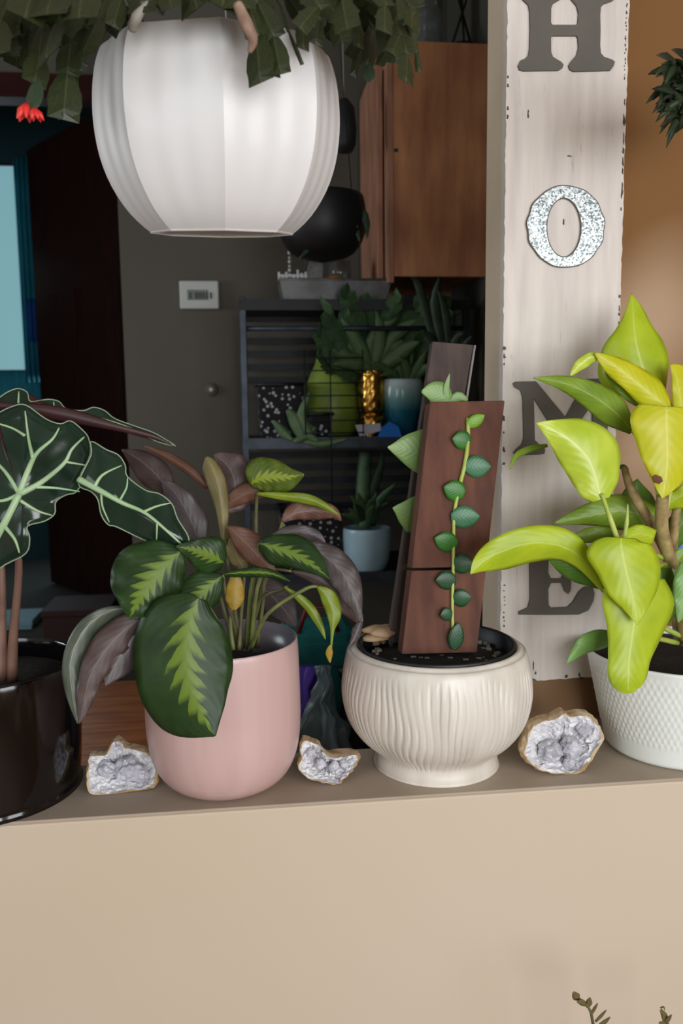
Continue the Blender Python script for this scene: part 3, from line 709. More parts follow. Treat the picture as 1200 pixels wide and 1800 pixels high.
leaf(pk, [(302, 1074, 6, 6), (262, 1094, 32, 34), (226, 1132, 34, 40), (202, 1170, 22, 28), (185, 1206, 1, 1)], (.0, -.04), GR, .3, .35, wave=.0022, nw=3)
leaf(pk, [(354, 964, 10, 10), (340, 925, 28, 30), (322, 888, 26, 32), (302, 860, 14, 20), (284, 845, 1, 1)], (.10, .12), GR, .2, .4, wave=.0022, nw=3)
leaf(pk, [(302, 872, 8, 8), (278, 838, 26, 28), (248, 810, 20, 24), (214, 790, 1, 1)], (.14, .16), UN, .3, .3, wave=.0022, nw=3)
leaf(pk, [(366, 856, 6, 6), (328, 824, 10, 8), (288, 800, 8, 6), (254, 784, 1, 1)], (.09, .11), BR, .5, .5, wave=.0022, nw=3)
leaf(pk, [(392, 956, 3, 3), (391, 905, 11, 10), (384, 855, 15, 18), (372, 820, 12, 18), (362, 803, 3, 3)], (.06, .08), OLV, .6, .6, wave=.0022, nw=3)
leaf(pk, [(398, 900, 8, 10), (410, 874, 34, 26), (412, 845, 36, 30), (400, 818, 30, 24), (376, 798, 2, 2)], (.08, .10), UN, .3, .3, wave=.003)
leaf(pk, [(466, 872, 4, 4), (438, 866, 18, 16), (410, 880, 14, 12), (388, 898, 2, 2)], (.07, .08), BR, .3, .3, wave=.0022, nw=3)
leaf(pk, [(440, 852, 8, 12), (455, 842, 24, 36), (480, 838, 27, 32), (508, 838, 24, 18), (534, 834, 2, 2)], (.06, .03), LT, .2, .3, wave=.003)
leaf(pk, [(452, 868, 3, 3), (500, 872, 8, 7), (550, 880, 9, 9), (596, 905, 1, 1)], (.05, .04), LM, .4, .4, wave=.0022, nw=3)
leaf(pk, [(496, 916, 4, 4), (520, 902, 12, 20), (555, 898, 16, 20), (585, 902, 10, 12), (600, 916, 1, 1)], (.05, .07), BR, .3, .3, wave=.003)
leaf(pk, [(455, 955, 8, 8), (482, 962, 30, 24), (518, 976, 24, 36), (552, 996, 14, 24), (580, 1018, 1, 1)], (.0, -.05), PT, .3, .4, wave=.0022, nw=3)
leaf(pk, [(470, 950, 5, 5), (510, 935, 14, 12), (550, 940, 14, 12), (572, 955, 2, 2)], (.06, .06), GR, .3, .3, wave=.0022, nw=3)
leaf(pk, [(536, 958, 10, 8), (572, 978, 24, 24), (604, 1010, 28, 26), (622, 1050, 20, 16), (634, 1089, 1, 1)], (.0, -.03), GR, .3, .4, wave=.004)
leaf(pk, [(512, 1004, 3, 3), (560, 1018, 14, 10), (600, 1050, 22, 20), (626, 1080, 14, 12), (636, 1102, 1, 1)], (.02, .0), UN, .3, .3, wave=.0022, nw=3)
leaf(pk, [(400, 925, 3, 3), (428, 950, 20, 24), (455, 978, 20, 24), (484, 1006, 2, 2)], (.03, .01), BR, .3, .3, wave=.0022, nw=3)
leaf(pk, [(392, 1010, 4, 3), (430, 1006, 9, 7), (475, 1008, 8, 8), (510, 1022, 1, 1)], (.02, .0), PT, .5, .5, wave=.0022, nw=3)
leaf(pk, [(404, 945, 3, 3), (412, 968, 16, 16), (424, 992, 12, 14), (430, 1010, 2, 2)], (.06, .04), OLV, .3, .3, wave=.0022, nw=3)
leaf(pk, [(414, 1010, 8, 8), (413, 1040, 17, 17), (412, 1060, 14, 14), (412, 1072, 3, 3)], (.03, .02), 'calathea_yellow', .3, .3, label='small yellowed leaf', wave=.0022, nw=3)
leaf(pk, [(558, 1031, 3, 3), (575, 1050, 12, 16), (586, 1080, 12, 14), (584, 1108, 4, 4), (582, 1140, 1.5, 1.5)], (-.02, -.03), LM, .4, .4, wave=.0022, nw=3)
leaf(pk, [(581, 1134, 2, 2), (578, 1148, 6, 7), (580, 1165, 1, 1)], (-.03, -.03), 'calathea_yellow', .3, .3, label='dry yellow leaf tip', wave=.0022, nw=3)
leaf(pk, [(500, 1032, 2, 2), (538, 1062, 8, 9), (560, 1094, 7, 7), (572, 1124, 1, 1)], (-.0, -.01), LM, .4, .4, wave=.0022, nw=3)
leaf(pk, [(440, 1015, 5, 5), (470, 1040, 26, 26), (498, 1070, 26, 24), (520, 1102, 2, 2)], (.12, .16), GR, .3, .3, wave=.0022, nw=3)
leaf(pk, [(300, 1000, 5, 5), (300, 1030, 26, 28), (292, 1060, 20, 22), (285, 1085, 2, 2)], (.06, .05), GR, .3, .3, wave=.0022, nw=3)
leaf(pk, [(634, 1092, 3, 3), (628, 1108, 10, 8), (622, 1122, 6, 8), (612, 1140, 1, 1)], (-.03, -.04), GR, .5, .5, wave=.004, label='dry grey leaf end')
for pts in ([(425, 1140, .07), (400, 1060, .04), (392, 1010, .02)], [(405, 1142, .06), (375, 1080, -.02), (350, 1048, -.045)], [(435, 1140, .09), (440, 1040, .07), (456, 955, .01)], [(418, 1142, .08), (412, 1060, .07), (394, 950, .06)],
            [(452, 1138, .08), (462, 1060, .06), (470, 1005, .04), (512, 1004, .02)], [(440, 1142, .06), (470, 1080, .0), (535, 1036, -.02), (558, 1031, -.02)], [(428, 1138, .1), (448, 1000, .09), (450, 900, .08), (452, 866, .06)], [(432, 1138, .1), (484, 960, .07), (500, 905, .06)],
            [(400, 1140, .08), (340, 1060, .08), (312, 1000, .05), (318, 968, .0)], [(395, 1140, .06), (330, 1090, .03), (250, 1070, .0), (228, 1069, 0)], [(410, 1140, .1), (385, 1040, .1), (356, 965, .1)], [(415, 1140, .1), (402, 1000, .09), (398, 900, .08)],
            [(445, 1138, .08), (452, 1060, .06), (500, 1035, .02), (502, 1032, 0)], [(420, 1142, .05), (424, 1080, .05), (430, 1010, .04)], [(410, 1142, .05), (405, 1090, .05), (413, 1014, .03)], [(440, 1140, .08), (460, 1010, .04), (536, 958, .0)]):
    tube_px('petiole', pts, [4.2]+[3.2]*(len(pts)-2)+[2.2], random.choice(('olive_stem', 'green_stem', 'olive_stem')), pk)

# ---- ribbed pot with board and shingle vine
YR = .112; rc = W(766, 1340, YR)
rp = thing('potted_shingle_vine', (rc.x, YR, LEDGE), 'shingle vine climbing a rusty wooden board in a cream ribbed pot', 'plant')
b = yat(766, LEDGE, YR); kr = S(766, b, YR)
rprof = [(0, LEDGE), (100*kr, LEDGE), (106*kr, LEDGE+.002)] + pxprof(766, YR, [(107, b-8), (105, b-22), (112, b-32), (136, b-52), (156, b-82), (166, b-122), (164, b-160), (157, b-195), (150, 1136), (145, 1131), (139, 1132), (136, 1138)])
zrr = W(766, 1131, YR).z
rib_ph = [random.uniform(0, 6.28) for _ in range(6)]
def ribf(th, z_, r):
    zt_, zb_ = W(766, 1160, YR).z, W(766, b-26, YR).z
    if z_ > zt_+.004 or z_ < zb_-.004: return r
    e_ = min(1, (zt_+.004-z_)/.012, (z_-zb_+.004)/.010); e_ = max(0, e_)
    wob = .10*sin(3*th+rib_ph[0])*sin(z_*40+rib_ph[1]) + .07*sin(7*th+z_*60)
    s_ = sin((th+wob*.25)*84 + 1.1*sin(5*th))
    return r - .0022*e_*(max(0, s_)**1.5)*(.65+.35*sin(11*th+z_*30))
lathe('pot', (rc.x, YR), rprof, 'ribbed', rp, seg=840, rf=ribf, fine=4)
kq = S(766, 1131, YR)
lathe('liner_pot', (rc.x, YR), [(128*kq, zrr-.06), (133*kq, zrr-.05), (136*kq, zrr-.004), (139*kq, zrr+.002), (136*kq, zrr+.004), (131*kq, zrr+.001), (128*kq, zrr-.03)], 'black_plastic', rp, seg=80)
lathe('soil', (rc.x, YR), [(0, zrr-.04), (128*kq, zrr-.035), (128*kq, zrr-.022), (80*kq, zrr-.012), (.001, zrr-.010)], 'soil', rp, seg=60)
def slab(name, tl, tr, br, bl, Yt, Yb, th, mat, parent, label=None, dyr=0.0):
    f = [W(tl[0], tl[1], Yt), W(tr[0], tr[1], Yt+dyr), W(br[0], br[1], Yb+dyr), W(bl[0], bl[1], Yb)]
    nn = (f[1]-f[0]).cross(f[3]-f[0]).normalized()
    if nn.y < 0: nn = -nn
    bk = [p+nn*th for p in f]
    mb = MB().hexa([f[3], f[2], bk[2], bk[3], f[0], f[1], bk[1], bk[0]])
    o = mb.build(name, mat, parent, bevel=.0015)
    recalc(o)
    if label: o['label'] = label
    return o
Yt1, Yb1 = .128, .072
def Yboard(py): return Yb1+(Yt1-Yb1)*(1150-py)/(1150-707)
# front board: two pieces split by the crack at y=1000
def bx_(py): t = (py-707)/(1150-707); return 756+(706-756)*t, 887+(838-887)*t
for y0_, y1_ in ((706, 999), (1003, 1150)):
    l0, r0_ = bx_(y0_); l1, r1_ = bx_(y1_)
    slab('climbing_board', (l0, y0_), (r0_, y0_-2), (r1_, y1_-3), (l1, y1_), Yboard(y0_), Yboard(y1_), .036, 'rust_board', rp, 'rust brown weathered board')
slab('support_plank', (760, 600), (832, 606), (742, 1130), (682, 1130), .215, .150, .02, 'grey_plank', rp, 'dark grey brown plank behind the rusty board')
slab('plank_edge', (833, 606), (837, 606), (792, 900), (788, 900), .214, .172, .018, 'plank_pale_edge', rp)
# vine
def Yv(py, k=.003): return Yboard(py)-k
tube_px('vine_stem', [(822, 735, Yv(735)), (822, 775, Yv(775)), (817, 815, Yv(815)), (806, 860, Yv(860)), (798, 905, Yv(905)), (797, 950, Yv(950)), (796, 1000, Yv(1000)), (795, 1050, Yv(1050)), (795, 1090, Yv(1090)), (798, 1140, Yv(1140))], [3.6, 4, 4, 3.6, 3.2, 3, 3, 3, 3, 3], 'lime_stem', rp)
def vleaf(bx, by, tx, ty, wd, mat):
    def st(t, q): return (bx+(tx-bx)*t, by+(ty-by)*t, wd*q, wd*q)
    yb_, yt_ = Yv(by, .005), Yv(ty, .008)
    leaf(rp, [st(-.04, .35), st(.15, .8), st(.4, 1), st(.68, .85), st(.9, .4), st(1.02, .03)], (yb_, yt_), mat, .15, .15, n=3, m=3, bow=-.002)
for L_ in ((822, 748, 851, 730, 11, 'shingle_lime'), (826, 775, 795, 771, 17, 'shingle_green'), (818, 820, 862, 820, 20, 'shingle_blue'), (815, 868, 780, 856, 19, 'shingle_green'), (794, 910, 842, 908, 20, 'shingle_blue'), (802, 958, 764, 946, 18, 'shingle_green'),
           (798, 990, 832, 992, 18, 'shingle_dark'), (800, 1020, 766, 1020, 17, 'shingle_dark'), (797, 1052, 828, 1050, 16, 'shingle_dark'), (795, 1078, 774, 1082, 12, 'shingle_dark'), (798, 1140, 806, 1095, 14, 'shingle_dark')):
    vleaf(*L_)
for st in ([(752, 797, 44, 40), (735, 794, 40, 36), (712, 790, 27, 24), (694, 788, 12, 11), (681, 786, 1, 1)], [(745, 908, 40, 42), (728, 903, 34, 38), (712, 899, 23, 25), (699, 895, 10, 11), (690, 893, 1, 1)], [(795, 712, 5, 5), (775, 698, 24, 18), (758, 690, 20, 14), (741, 688, 2, 3)], [(788, 708, 4, 4), (784, 686, 6, 6), (790, 657, 1, 1)], [(790, 712, 5, 5), (805, 697, 9, 9), (822, 704, 2, 2)]):
    leaf(rp, st, (.172, .168), 'shingle_pale', .1, .1, n=4, m=3)
# bracket mushroom chip
mc = WZ(672, 1112, zrr+.004)
mu = lathe('mushroom', (mc.x, mc.y), [(0, zrr-.012), (.006, zrr-.012), (.006, zrr+.002), (.026, zrr+.004), (.027, zrr+.008), (.018, zrr+.013), (.001, zrr+.014)], 'mushroom_tan', rp, seg=28, rf=lambda th, z_, r: r*(1+.18*sin(3*th)+.08*sin(7*th)))
mu['label'] = 'small tan bracket mushroom'
lathe('mushroom', (mc.x-.012, mc.y-.01), [(0, zrr-.012), (.005, zrr-.012), (.005, zrr-.004), (.02, zrr-.002), (.019, zrr+.002), (.001, zrr+.004)], 'mushroom_tan', rp, seg=24, rf=lambda th, z_, r: r*(1+.2*sin(2*th+1)))
vs = MB()
for i in range(110):
    th, rr = random.uniform(0, 6.28), sqrt(random.random())*.1; p = Vector((rc.x+rr*cos(th), YR+rr*sin(th), zrr-.012-.005*rr/.1)); s_ = random.uniform(.0015, .004)
    vs.box(p.x-s_, p.x+s_, p.y-s_*.7, p.y+s_*.8, p.z-s_, p.z+s_)
tag(vs.build('soil_grit', 'pebble', rp), kind='stuff')

# ---- white diamond pot with lime philodendron
YW = .118; wc = W(1187, 1340, YW)
wp = thing('potted_philodendron', (wc.x, YW, LEDGE), 'lime yellow philodendron in a white diamond embossed pot', 'plant')
b = yat(1187, LEDGE, YW); kw = S(1187, b, YW); zwr = W(1187, 1140, YW).z; hW = zwr-LEDGE
wpf = [(0, LEDGE), (112*kw, LEDGE), (120*kw, LEDGE+.004)] + [((122+34*t)*kw, LEDGE+.008+(hW-.010)*t) for t in [i/44 for i in range(45)]] + [(154*kw, zwr), (150*kw, zwr-.004), (143*kw, zwr-.04)]
def diaf(th, z_, r):
    t = (z_-LEDGE)/hW
    if r < 118*kw or t < .20 or t > .93 or r < (121+34*t)*kw-.003: return r
    e_ = min(1, (t-.20)/.05, (.93-t)/.05)
    a_, b_ = th*44+t*26, th*44-t*26
    return r + .0016*e_*(abs(sin(a_))*abs(sin(b_)))
lathe('pot', (wc.x, YW), wpf, 'white_matte_ceramic', wp, seg=440, rf=diaf)
lathe('soil', (wc.x, YW), [(0, zwr-.035), (145*kw, zwr-.03), (145*kw, zwr-.012), (70*kw, zwr-.006), (.001, zwr-.004)], 'soil', wp, seg=48)
PY, PL, PB_, PG, PD = 'philo_yellow', 'philo_lime', 'philo_bright', 'philo_green', 'philo_deep'
leaf(wp, [(1152, 700, 18, 20), (1132, 652, 46, 78), (1119, 608, 46, 66), (1114, 575, 32, 32), (1112, 545, 19, 13), (1109, 516, 1, 1)], (.09, .12), PL, .3, .5, m=5, wave=.0022, nw=3)
leaf(wp, [(1180, 722, 6, 6), (1145, 694, 28, 26), (1110, 666, 26, 22), (1078, 641, 16, 20), (1046, 621, 2, 3)], (.05, .04), PY, .4, .3, wave=.0022, nw=3)
leaf(wp, [(1056, 624, 4, 3), (1034, 630, 10, 12), (1014, 647, 9, 8), (1002, 661, 1, 1)], (.045, .05), PB_, .4, .4, wave=.0022, nw=3)
leaf(wp, [(1166, 722, 4, 4), (1124, 698, 14, 18), (1084, 668, 10, 14), (1062, 648, 1, 1)], (.065, .06), PG, .3, .3, wave=.0022, nw=3)
leaf(wp, [(1112, 758, 6, 8), (1078, 722, 26, 30), (1038, 694, 24, 24), (990, 673, 13, 14), (937, 664, 1, 1)], (.06, .02), PG, .3, .5, m=5, wave=.0022, nw=3)
leaf(wp, [(1057, 878, 14, 18), (1053, 864, 30, 33), (1046, 838, 45, 42), (1032, 805, 60, 46), (1004, 776, 48, 40), (972, 756, 21, 21), (942, 744, 1, 1)], (-.01, .0), PB_, .35, .35, wave=.003, nw=3, m=6, n=6)
leaf(wp, [(1172, 714, 50, 60), (1171, 735, 64, 66), (1172, 775, 55, 58), (1172, 815, 42, 46), (1168, 850, 22, 26), (1164, 876, 1, 1)], (.0, -.02), PY, .3, .3, m=6, wave=.0022, nw=3)
leaf(wp, [(1200, 740, 22, 14), (1195, 700, 40, 14), (1188, 662, 34, 8), (1178, 640, 1, 1)], (.04, .06), PY, .3, .3, wave=.0022, nw=3)
leaf(wp, [(1062, 1040, 4, 4), (1025, 985, 20, 18), (985, 960, 32, 26), (930, 955, 30, 34), (875, 972, 26, 32), (845, 990, 16, 18), (827, 1009, 1, 1)], (.01, -.02), PL, .2, .6, m=5, wave=.0022, nw=3)
leaf(wp, [(1062, 1036, 3, 3), (1030, 1008, 16, 22), (992, 990, 14, 20), (958, 976, 1, 1)], (.03, .03), PD, .3, .3, wave=.0022, nw=3)
leaf(wp, [(1092, 945, 26, 26), (1092, 962, 62, 50), (1099, 1000, 50, 62), (1109, 1040, 38, 50), (1116, 1072, 18, 24), (1120, 1098, 1, 1)], (-.03, -.06), PL, .3, .3, m=6, wave=.0022, nw=3)
leaf(wp, [(1122, 1015, 44, 46), (1119, 1055, 62, 66), (1112, 1110, 46, 52), (1106, 1155, 38, 38), (1104, 1188, 36, 33), (1104, 1207, 26, 23), (1105, 1219, 6, 6)], (-.03, -.07), PL, .3, .3, m=6, wave=.0022, nw=3)
leaf(wp, [(1082, 1116, 4, 16), (1052, 1120, 14, 22), (1022, 1136, 14, 16), (996, 1167, 1, 1)], (.02, .0), 'philo_bluegreen', .3, .3, wave=.0022, nw=3)
leaf(wp, [(1152, 912, 20, 20), (1092, 898, 30, 34), (1032, 908, 22, 16), (971, 921, 1, 1)], (.08, .09), PG, .3, .3, wave=.0022, nw=3)
leaf(wp, [(1140, 945, 24, 24), (1124, 905, 34, 40), (1118, 868, 26, 26), (1120, 842, 1, 1)], (.10, .12), PD, .3, .3, wave=.0022, nw=3)
leaf(wp, [(1078, 938, 10, 16), (1040, 940, 14, 14), (1010, 950, 10, 8), (984, 966, 1, 1)], (.06, .07), PG, .3, .3, wave=.0022, nw=3)
leaf(wp, [(962, 783, 3, 3), (932, 790, 7, 5), (908, 802, 6, 4), (896, 824, 1, 1)], (.08, .06), PG, .3, .3, wave=.0022, nw=3)
leaf(wp, [(1150, 945, 14, 14), (1120, 938, 16, 22), (1096, 950, 10, 14), (1080, 960, 1, 1)], (.02, .0), PL, .3, .3, wave=.0022, nw=3)
leaf(wp, [(1170, 890, 8, 8), (1190, 875, 22, 14), (1215, 865, 22, 16), (1250, 868, 1, 1)], (.06, .04), PL, .3, .3, wave=.0022, nw=3)
leaf(wp, [(1178, 960, 14, 14), (1192, 930, 22, 24), (1210, 905, 20, 20), (1230, 880, 1, 1)], (.08, .1), PD, .3, .3, wave=.0022, nw=3)
leaf(wp, [(1178, 1050, 4, 4), (1180, 1010, 30, 18), (1190, 985, 30, 18), (1210, 960, 1, 1)], (.03, .04), PG, .3, .3, wave=.0022, nw=3)
leaf(wp, [(1212, 990, 18, 16), (1206, 1030, 24, 24), (1200, 1065, 16, 18), (1192, 1094, 1, 1)], (-.01, -.03), 'philo_bluegreen', .3, .3, wave=.0022, nw=3)
leaf(wp, [(1160, 1000, 20, 20), (1166, 1040, 24, 24), (1164, 1080, 20, 20), (1150, 1110, 1, 1)], (.02, .01), PD, .3, .3, wave=.0022, nw=3)
leaf(wp, [(1104, 826, 2, 3), (1095, 822, 6, 5), (1085, 820, 1, 1)], (.08, .08), PD, .3, .3, wave=.0022, nw=3)
for pts, r in (([(1205, 1125, .1), (1198, 1030, .06), (1178, 985, .04), (1163, 930, .03), (1164, 872, .02)], [13, 12, 11, 11, 10]), ([(1195, 1125, .11), (1180, 1000, .08), (1150, 930, .06), (1112, 868, .06), (1096, 820, .07)], [11, 10, 9, 8, 5]), ([(1200, 1130, .13), (1182, 985, .09), (1186, 920, .08), (1192, 872, .08)], [10, 9, 8, 6])):
    tube_px('stem', pts, r, 'brown_stem', wp, 10)
for pts in ([(1185, 1000, .05), (1100, 990, .0), (1084, 945, -.01), (1070, 905, -.01), (1057, 868, -.011)], [(1176, 985, .05), (1110, 960, .0), (1094, 950, -.03)], [(1200, 1120, .1), (1120, 1080, .04), (1075, 1050, .02), (1060, 1034, .01)], [(1164, 880, .02), (1168, 760, .05), (1160, 700, .07), (1150, 690, .09)],
            [(1168, 870, .02), (1185, 800, .03), (1185, 730, .04), (1180, 720, .05)], [(1164, 900, .03), (1140, 800, .06), (1110, 756, .06)], [(1178, 990, .05), (1140, 1000, .0), (1124, 1012, -.03)], [(1190, 1130, .1), (1130, 1118, .05), (1080, 1120, .02)], [(1170, 900, .03), (1190, 780, .02), (1172, 716, .0)]):
    tube_px('petiole', pts, [5]+[4.2]*(len(pts)-2)+[3.4], 'lime_stem', wp)
tube_px('leaf_spear', [(1096, 948, .0), (1101, 920, .0), (1103, 886, .0)], [3, 4, .8], 'lime_stem', wp)
o = prism_px('brown_spot', [(1146, 838), (1152, 834), (1162, 838), (1165, 846), (1158, 851), (1149, 848)], -.0225, .0012, 'spot_brown', wp)
prism_px('plant_tag', [(1183, 960), (1204, 958), (1206, 1120), (1186, 1120)], .10, .0015, 'blue_tag', wp)['label'] = 'blue plastic plant tag'

# ---- black pot with alocasia
YK = .118; kc = W(-22, 1390, YK)
al = thing('potted_alocasia', (kc.x, YK, LEDGE), 'alocasia with white veined dark arrow leaves in a glossy black pot', 'plant')
b = yat(-22, LEDGE, YK); kk = S(-22, b, YK)
lathe('pot', (kc.x, YK), [(0, LEDGE), (150*kk, LEDGE), (157*kk, LEDGE+.004)]+pxprof(-22, YK, [(162, b-40), (166, b-110), (167, b-180), (166, 1176), (165, 1166), (163, 1163), (160, 1166), (158, 1200)]), 'black_ceramic', al, seg=96, fine=2)
zk = W(-22, 1163, YK).z
lathe('soil', (kc.x, YK), [(0, zk-.05), (158*kk, zk-.045), (158*kk, zk-.03), (80*kk, zk-.022), (.001, zk-.02)], 'soil', al, seg=48)
def YfA(x, y_): return .0 + .00035*max(0, 880-y_) + .00022*abs(x-40) + .006*sin(x*.045)*cos(y_*.05)
A_out = [(-20, 700), (-14, 728), (20, 715), (45, 712), (80, 736), (106, 745), (124, 740), (146, 757), (156, 772), (158, 800), (140, 838), (143, 850), (132, 866), (116, 870), (98, 882), (96, 903), (78, 916), (48, 925), (52, 945), (46, 972), (10, 992), (-40, 1020), (-80, 980), (-90, 900), (-70, 800)]
radial_leaf(al, (34, 868), A_out, YfA, [
    ([(-20, 970), (8, 920), (34, 868)], 7, 6.5), ([(34, 868), (52, 820), (66, 795), (92, 772), (104, 752)], 6, 1.4), ([(58, 806), (50, 770), (44, 722)], 4, 1.2),
    ([(34, 868), (72, 848), (112, 815), (126, 790), (148, 768)], 6, 1.6), ([(116, 812), (140, 816), (157, 819)], 2.4, 1), ([(60, 856), (100, 858), (140, 864)], 3.4, 1),
    ([(36, 880), (66, 898), (92, 906)], 3.4, 1), ([(8, 925), (26, 948), (34, 972)], 4, 1.4), ([(34, 868), (10, 830), (-20, 800)], 4.5, 2), ([(34, 868), (5, 880), (-40, 880)], 4, 2), ([(44, 766), (20, 752), (-20, 740)], 3, 1.2), ([(-20, 970), (-40, 985)], 5, 2)], label='large lobed leaf facing the viewer')
def YfB(x, y_): return .02 + .00022*abs((y_-842)-(x-145)*.62) - .0001*(x-145) + .004*sin(x*.06)
B_out = [(138, 850), (160, 800), (160, 776), (186, 790), (208, 800), (220, 818), (224, 838), (256, 862), (280, 868), (302, 886), (312, 912), (331, 944), (328, 966), (306, 972), (270, 956), (244, 945), (205, 926), (190, 922), (178, 905), (172, 878), (160, 864)]
radial_leaf(al, (205, 880), B_out, YfB, [
    ([(138, 842), (175, 862), (215, 884), (260, 905), (318, 956)], 6.5, 2), ([(165, 858), (180, 835), (214, 818)], 4, 1), ([(210, 880), (222, 858), (224, 840)], 2.6, 1), ([(252, 900), (275, 890), (300, 884)], 3, 1), ([(178, 866), (180, 890), (192, 918)], 2.4, 1), ([(276, 920), (275, 950)], 2, 1)], label='arrow shaped leaf pointing right')
def YfC(x, y_): return .12 + .0002*x + .0006*(730-y_)
C_out = [(-40, 720), (-10, 705), (12, 690), (32, 683), (48, 690), (54, 706), (84, 702), (104, 706), (116, 718), (146, 722), (164, 716), (184, 722), (202, 736), (240, 750), (268, 760), (290, 772), (308, 784), (285, 779), (255, 768), (220, 752), (150, 742), (120, 738), (80, 732), (40, 726), (0, 735)]
radial_leaf(al, (110, 725), C_out, YfC, [([(-40, 722), (40, 716), (110, 724), (200, 742), (305, 783)], 3.5, 1), ([(32, 716), (33, 688)], 2.5, 1), ([(96, 722), (94, 706)], 2, 1)], label='leaf seen nearly edge on')
leaf(al, [(-40, 712, 8, 8), (20, 714, 8, 6), (90, 724, 14, 12), (150, 738, 10, 12), (210, 752, 7, 6), (270, 768, 4, 4), (308, 786, .5, .5)], (.105, .12), ('alocasia_under', 'alocasia_under'), .3, .3, label='maroon underside of a leaf')
tube_px('petiole', [(18, 1195, .09), (24, 1110, .08), (33, 985, .05), (10, 960, .02)], [13, 8, 6, 6], 'pinkbrown_stem', al)
tube_px('petiole', [(-2, 1195, .08), (2, 1100, .08), (2, 1000, .07), (-5, 900, .08), (-10, 730, .1)], [14, 9, 7, 5, 4], 'pinkbrown_stem', al)

# ================================================================== GEODES
def geode(name, out, hollow, Yc, tilt, depth, label, lumps, seed):
    rg = random.Random(seed); ol = catmull([(x, y_, 0) for x, y_ in out], 4, True); L = len(ol)
    ymax = max(p.y for p in ol); cx = sum(p.x for p in ol)/L; cy = sum(p.y for p in ol)/L
    zb = W(cx, ymax, Yc).z
    def Yp(y_): return Yc + tilt*(ymax-y_)*S(cx, cy, Yc)
    t = thing(name, (W(cx, ymax, Yc).x, Yc+depth*.4, LEDGE), label, 'geode', 'geodes along the ledge')
    P = lambda x, y_, dy=0: W(x, y_, Yp(y_)+dy)
    rings = [(.93, .02), (.985, -.03), (1.03, .16), (1.02, .45), (.86, .75), (.55, .95), (.2, 1.0)]
    vs = []; fs = []
    for sc, dp in rings:
        for p in ol:
            j = 1+rg.uniform(-.025, .025)
            v = P(cx+(p.x-cx)*sc*j, cy+(p.y-cy)*sc*j, 0)+Vector((0, dp*depth, 0)); v.z = max(v.z, LEDGE+.0005); vs.append(v)
    for i in range(len(rings)-1):
        for k in range(L): fs.append((i*L+k, i*L+(k+1) % L, (i+1)*L+(k+1) % L, (i+1)*L+k))
    fs.append(tuple((len(rings)-1)*L+k for k in range(L)))
    recalc(mesh_obj('rind', vs, fs, 'geode_rind', t, False))
    vs = []; fs = []; R = 13; hx_, hy_ = hollow; s = S(cx, cy, Yc)
    for i in range(R):
        q = i/(R-1)
        for p in ol:
            sc = (1-.97*q)*.955; x = hx_+(p.x-hx_)*sc; y_ = hy_+(p.y-hy_)*sc
            bowl = depth*.55*(1-(1-q)**2)
            if i: x += rg.uniform(-2.4, 2.4); y_ += rg.uniform(-2.4, 2.4); bowl += rg.uniform(-.005, .004)
            v = P(x, y_, bowl*.8); v.z = max(v.z, LEDGE+.001); vs.append(v)
    for i in range(R-1):
        for k in range(L): fs.append((i*L+k, i*L+(k+1) % L, (i+1)*L+(k+1) % L, (i+1)*L+k))
    fs.append(tuple((R-1)*L+k for k in range(L)))
    mesh_obj('crystal_lining', vs, fs, 'crystal', t, False)['label'] = 'white crystal lining'
    for lx, ly, lr in lumps:
        bm = bmesh.new(); bmesh.ops.create_icosphere(bm, subdivisions=3, radius=lr*s)
        for v in bm.verts:
            nn = noise.noise(v.co*120+Vector((lx, ly, 0)))*1.0+noise.noise(v.co*340+Vector((ly, lx, 0)))*.55; v.co *= 1+.34*nn; v.co.x *= 1.1
        c = P(lx, ly, depth*.17); vv = [v.co+c for v in bm.verts]; ff = [tuple(v.index for v in f.verts) for f in bm.faces]; bm.free()
        mesh_obj('quartz_cluster', vv, ff, 'quartz', t, False)
    return t
def ledgeY(px, py): return WZ(px, py, LEDGE).y
geode('geode', [(156, 1330), (170, 1328), (186, 1325), (198, 1303), (212, 1304), (222, 1314), (244, 1318), (268, 1330), (278, 1352), (274, 1380), (258, 1388), (225, 1392), (185, 1398), (158, 1394), (152, 1370), (154, 1348)], (224, 1350), ledgeY(205, 1396), .55, .036,
      'rough amber rinded geode with white crystals beside the black pot', [(225, 1352, 22), (190, 1352, 15), (248, 1360, 14)], 1)
geode('geode', [(527, 1318), (534, 1301), (548, 1304), (562, 1310), (568, 1322), (580, 1330), (600, 1332), (622, 1326), (633, 1332), (624, 1350), (606, 1370), (592, 1380), (568, 1376), (545, 1370), (528, 1358), (524, 1345), (530, 1333)], (572, 1345), ledgeY(590, 1380), .6, .035,
      'small jagged pale geode between the pink and the ribbed pot', [(562, 1342, 10), (586, 1346, 9), (545, 1322, 9), (606, 1344, 9)], 2)
geode('geode', [(922, 1310), (932, 1280), (950, 1268), (975, 1262), (992, 1253), (1002, 1258), (1030, 1256), (1050, 1270), (1061, 1298), (1052, 1315), (1040, 1335), (1022, 1358), (995, 1362), (960, 1358), (935, 1346), (919, 1326)], (990, 1312), ledgeY(985, 1362), .35, .045,
      'rounded geode with two lavender quartz clusters beside the white diamond pot', [(966, 1319, 19), (1003, 1312, 19), (1026, 1283, 12), (1000, 1342, 11)], 3)

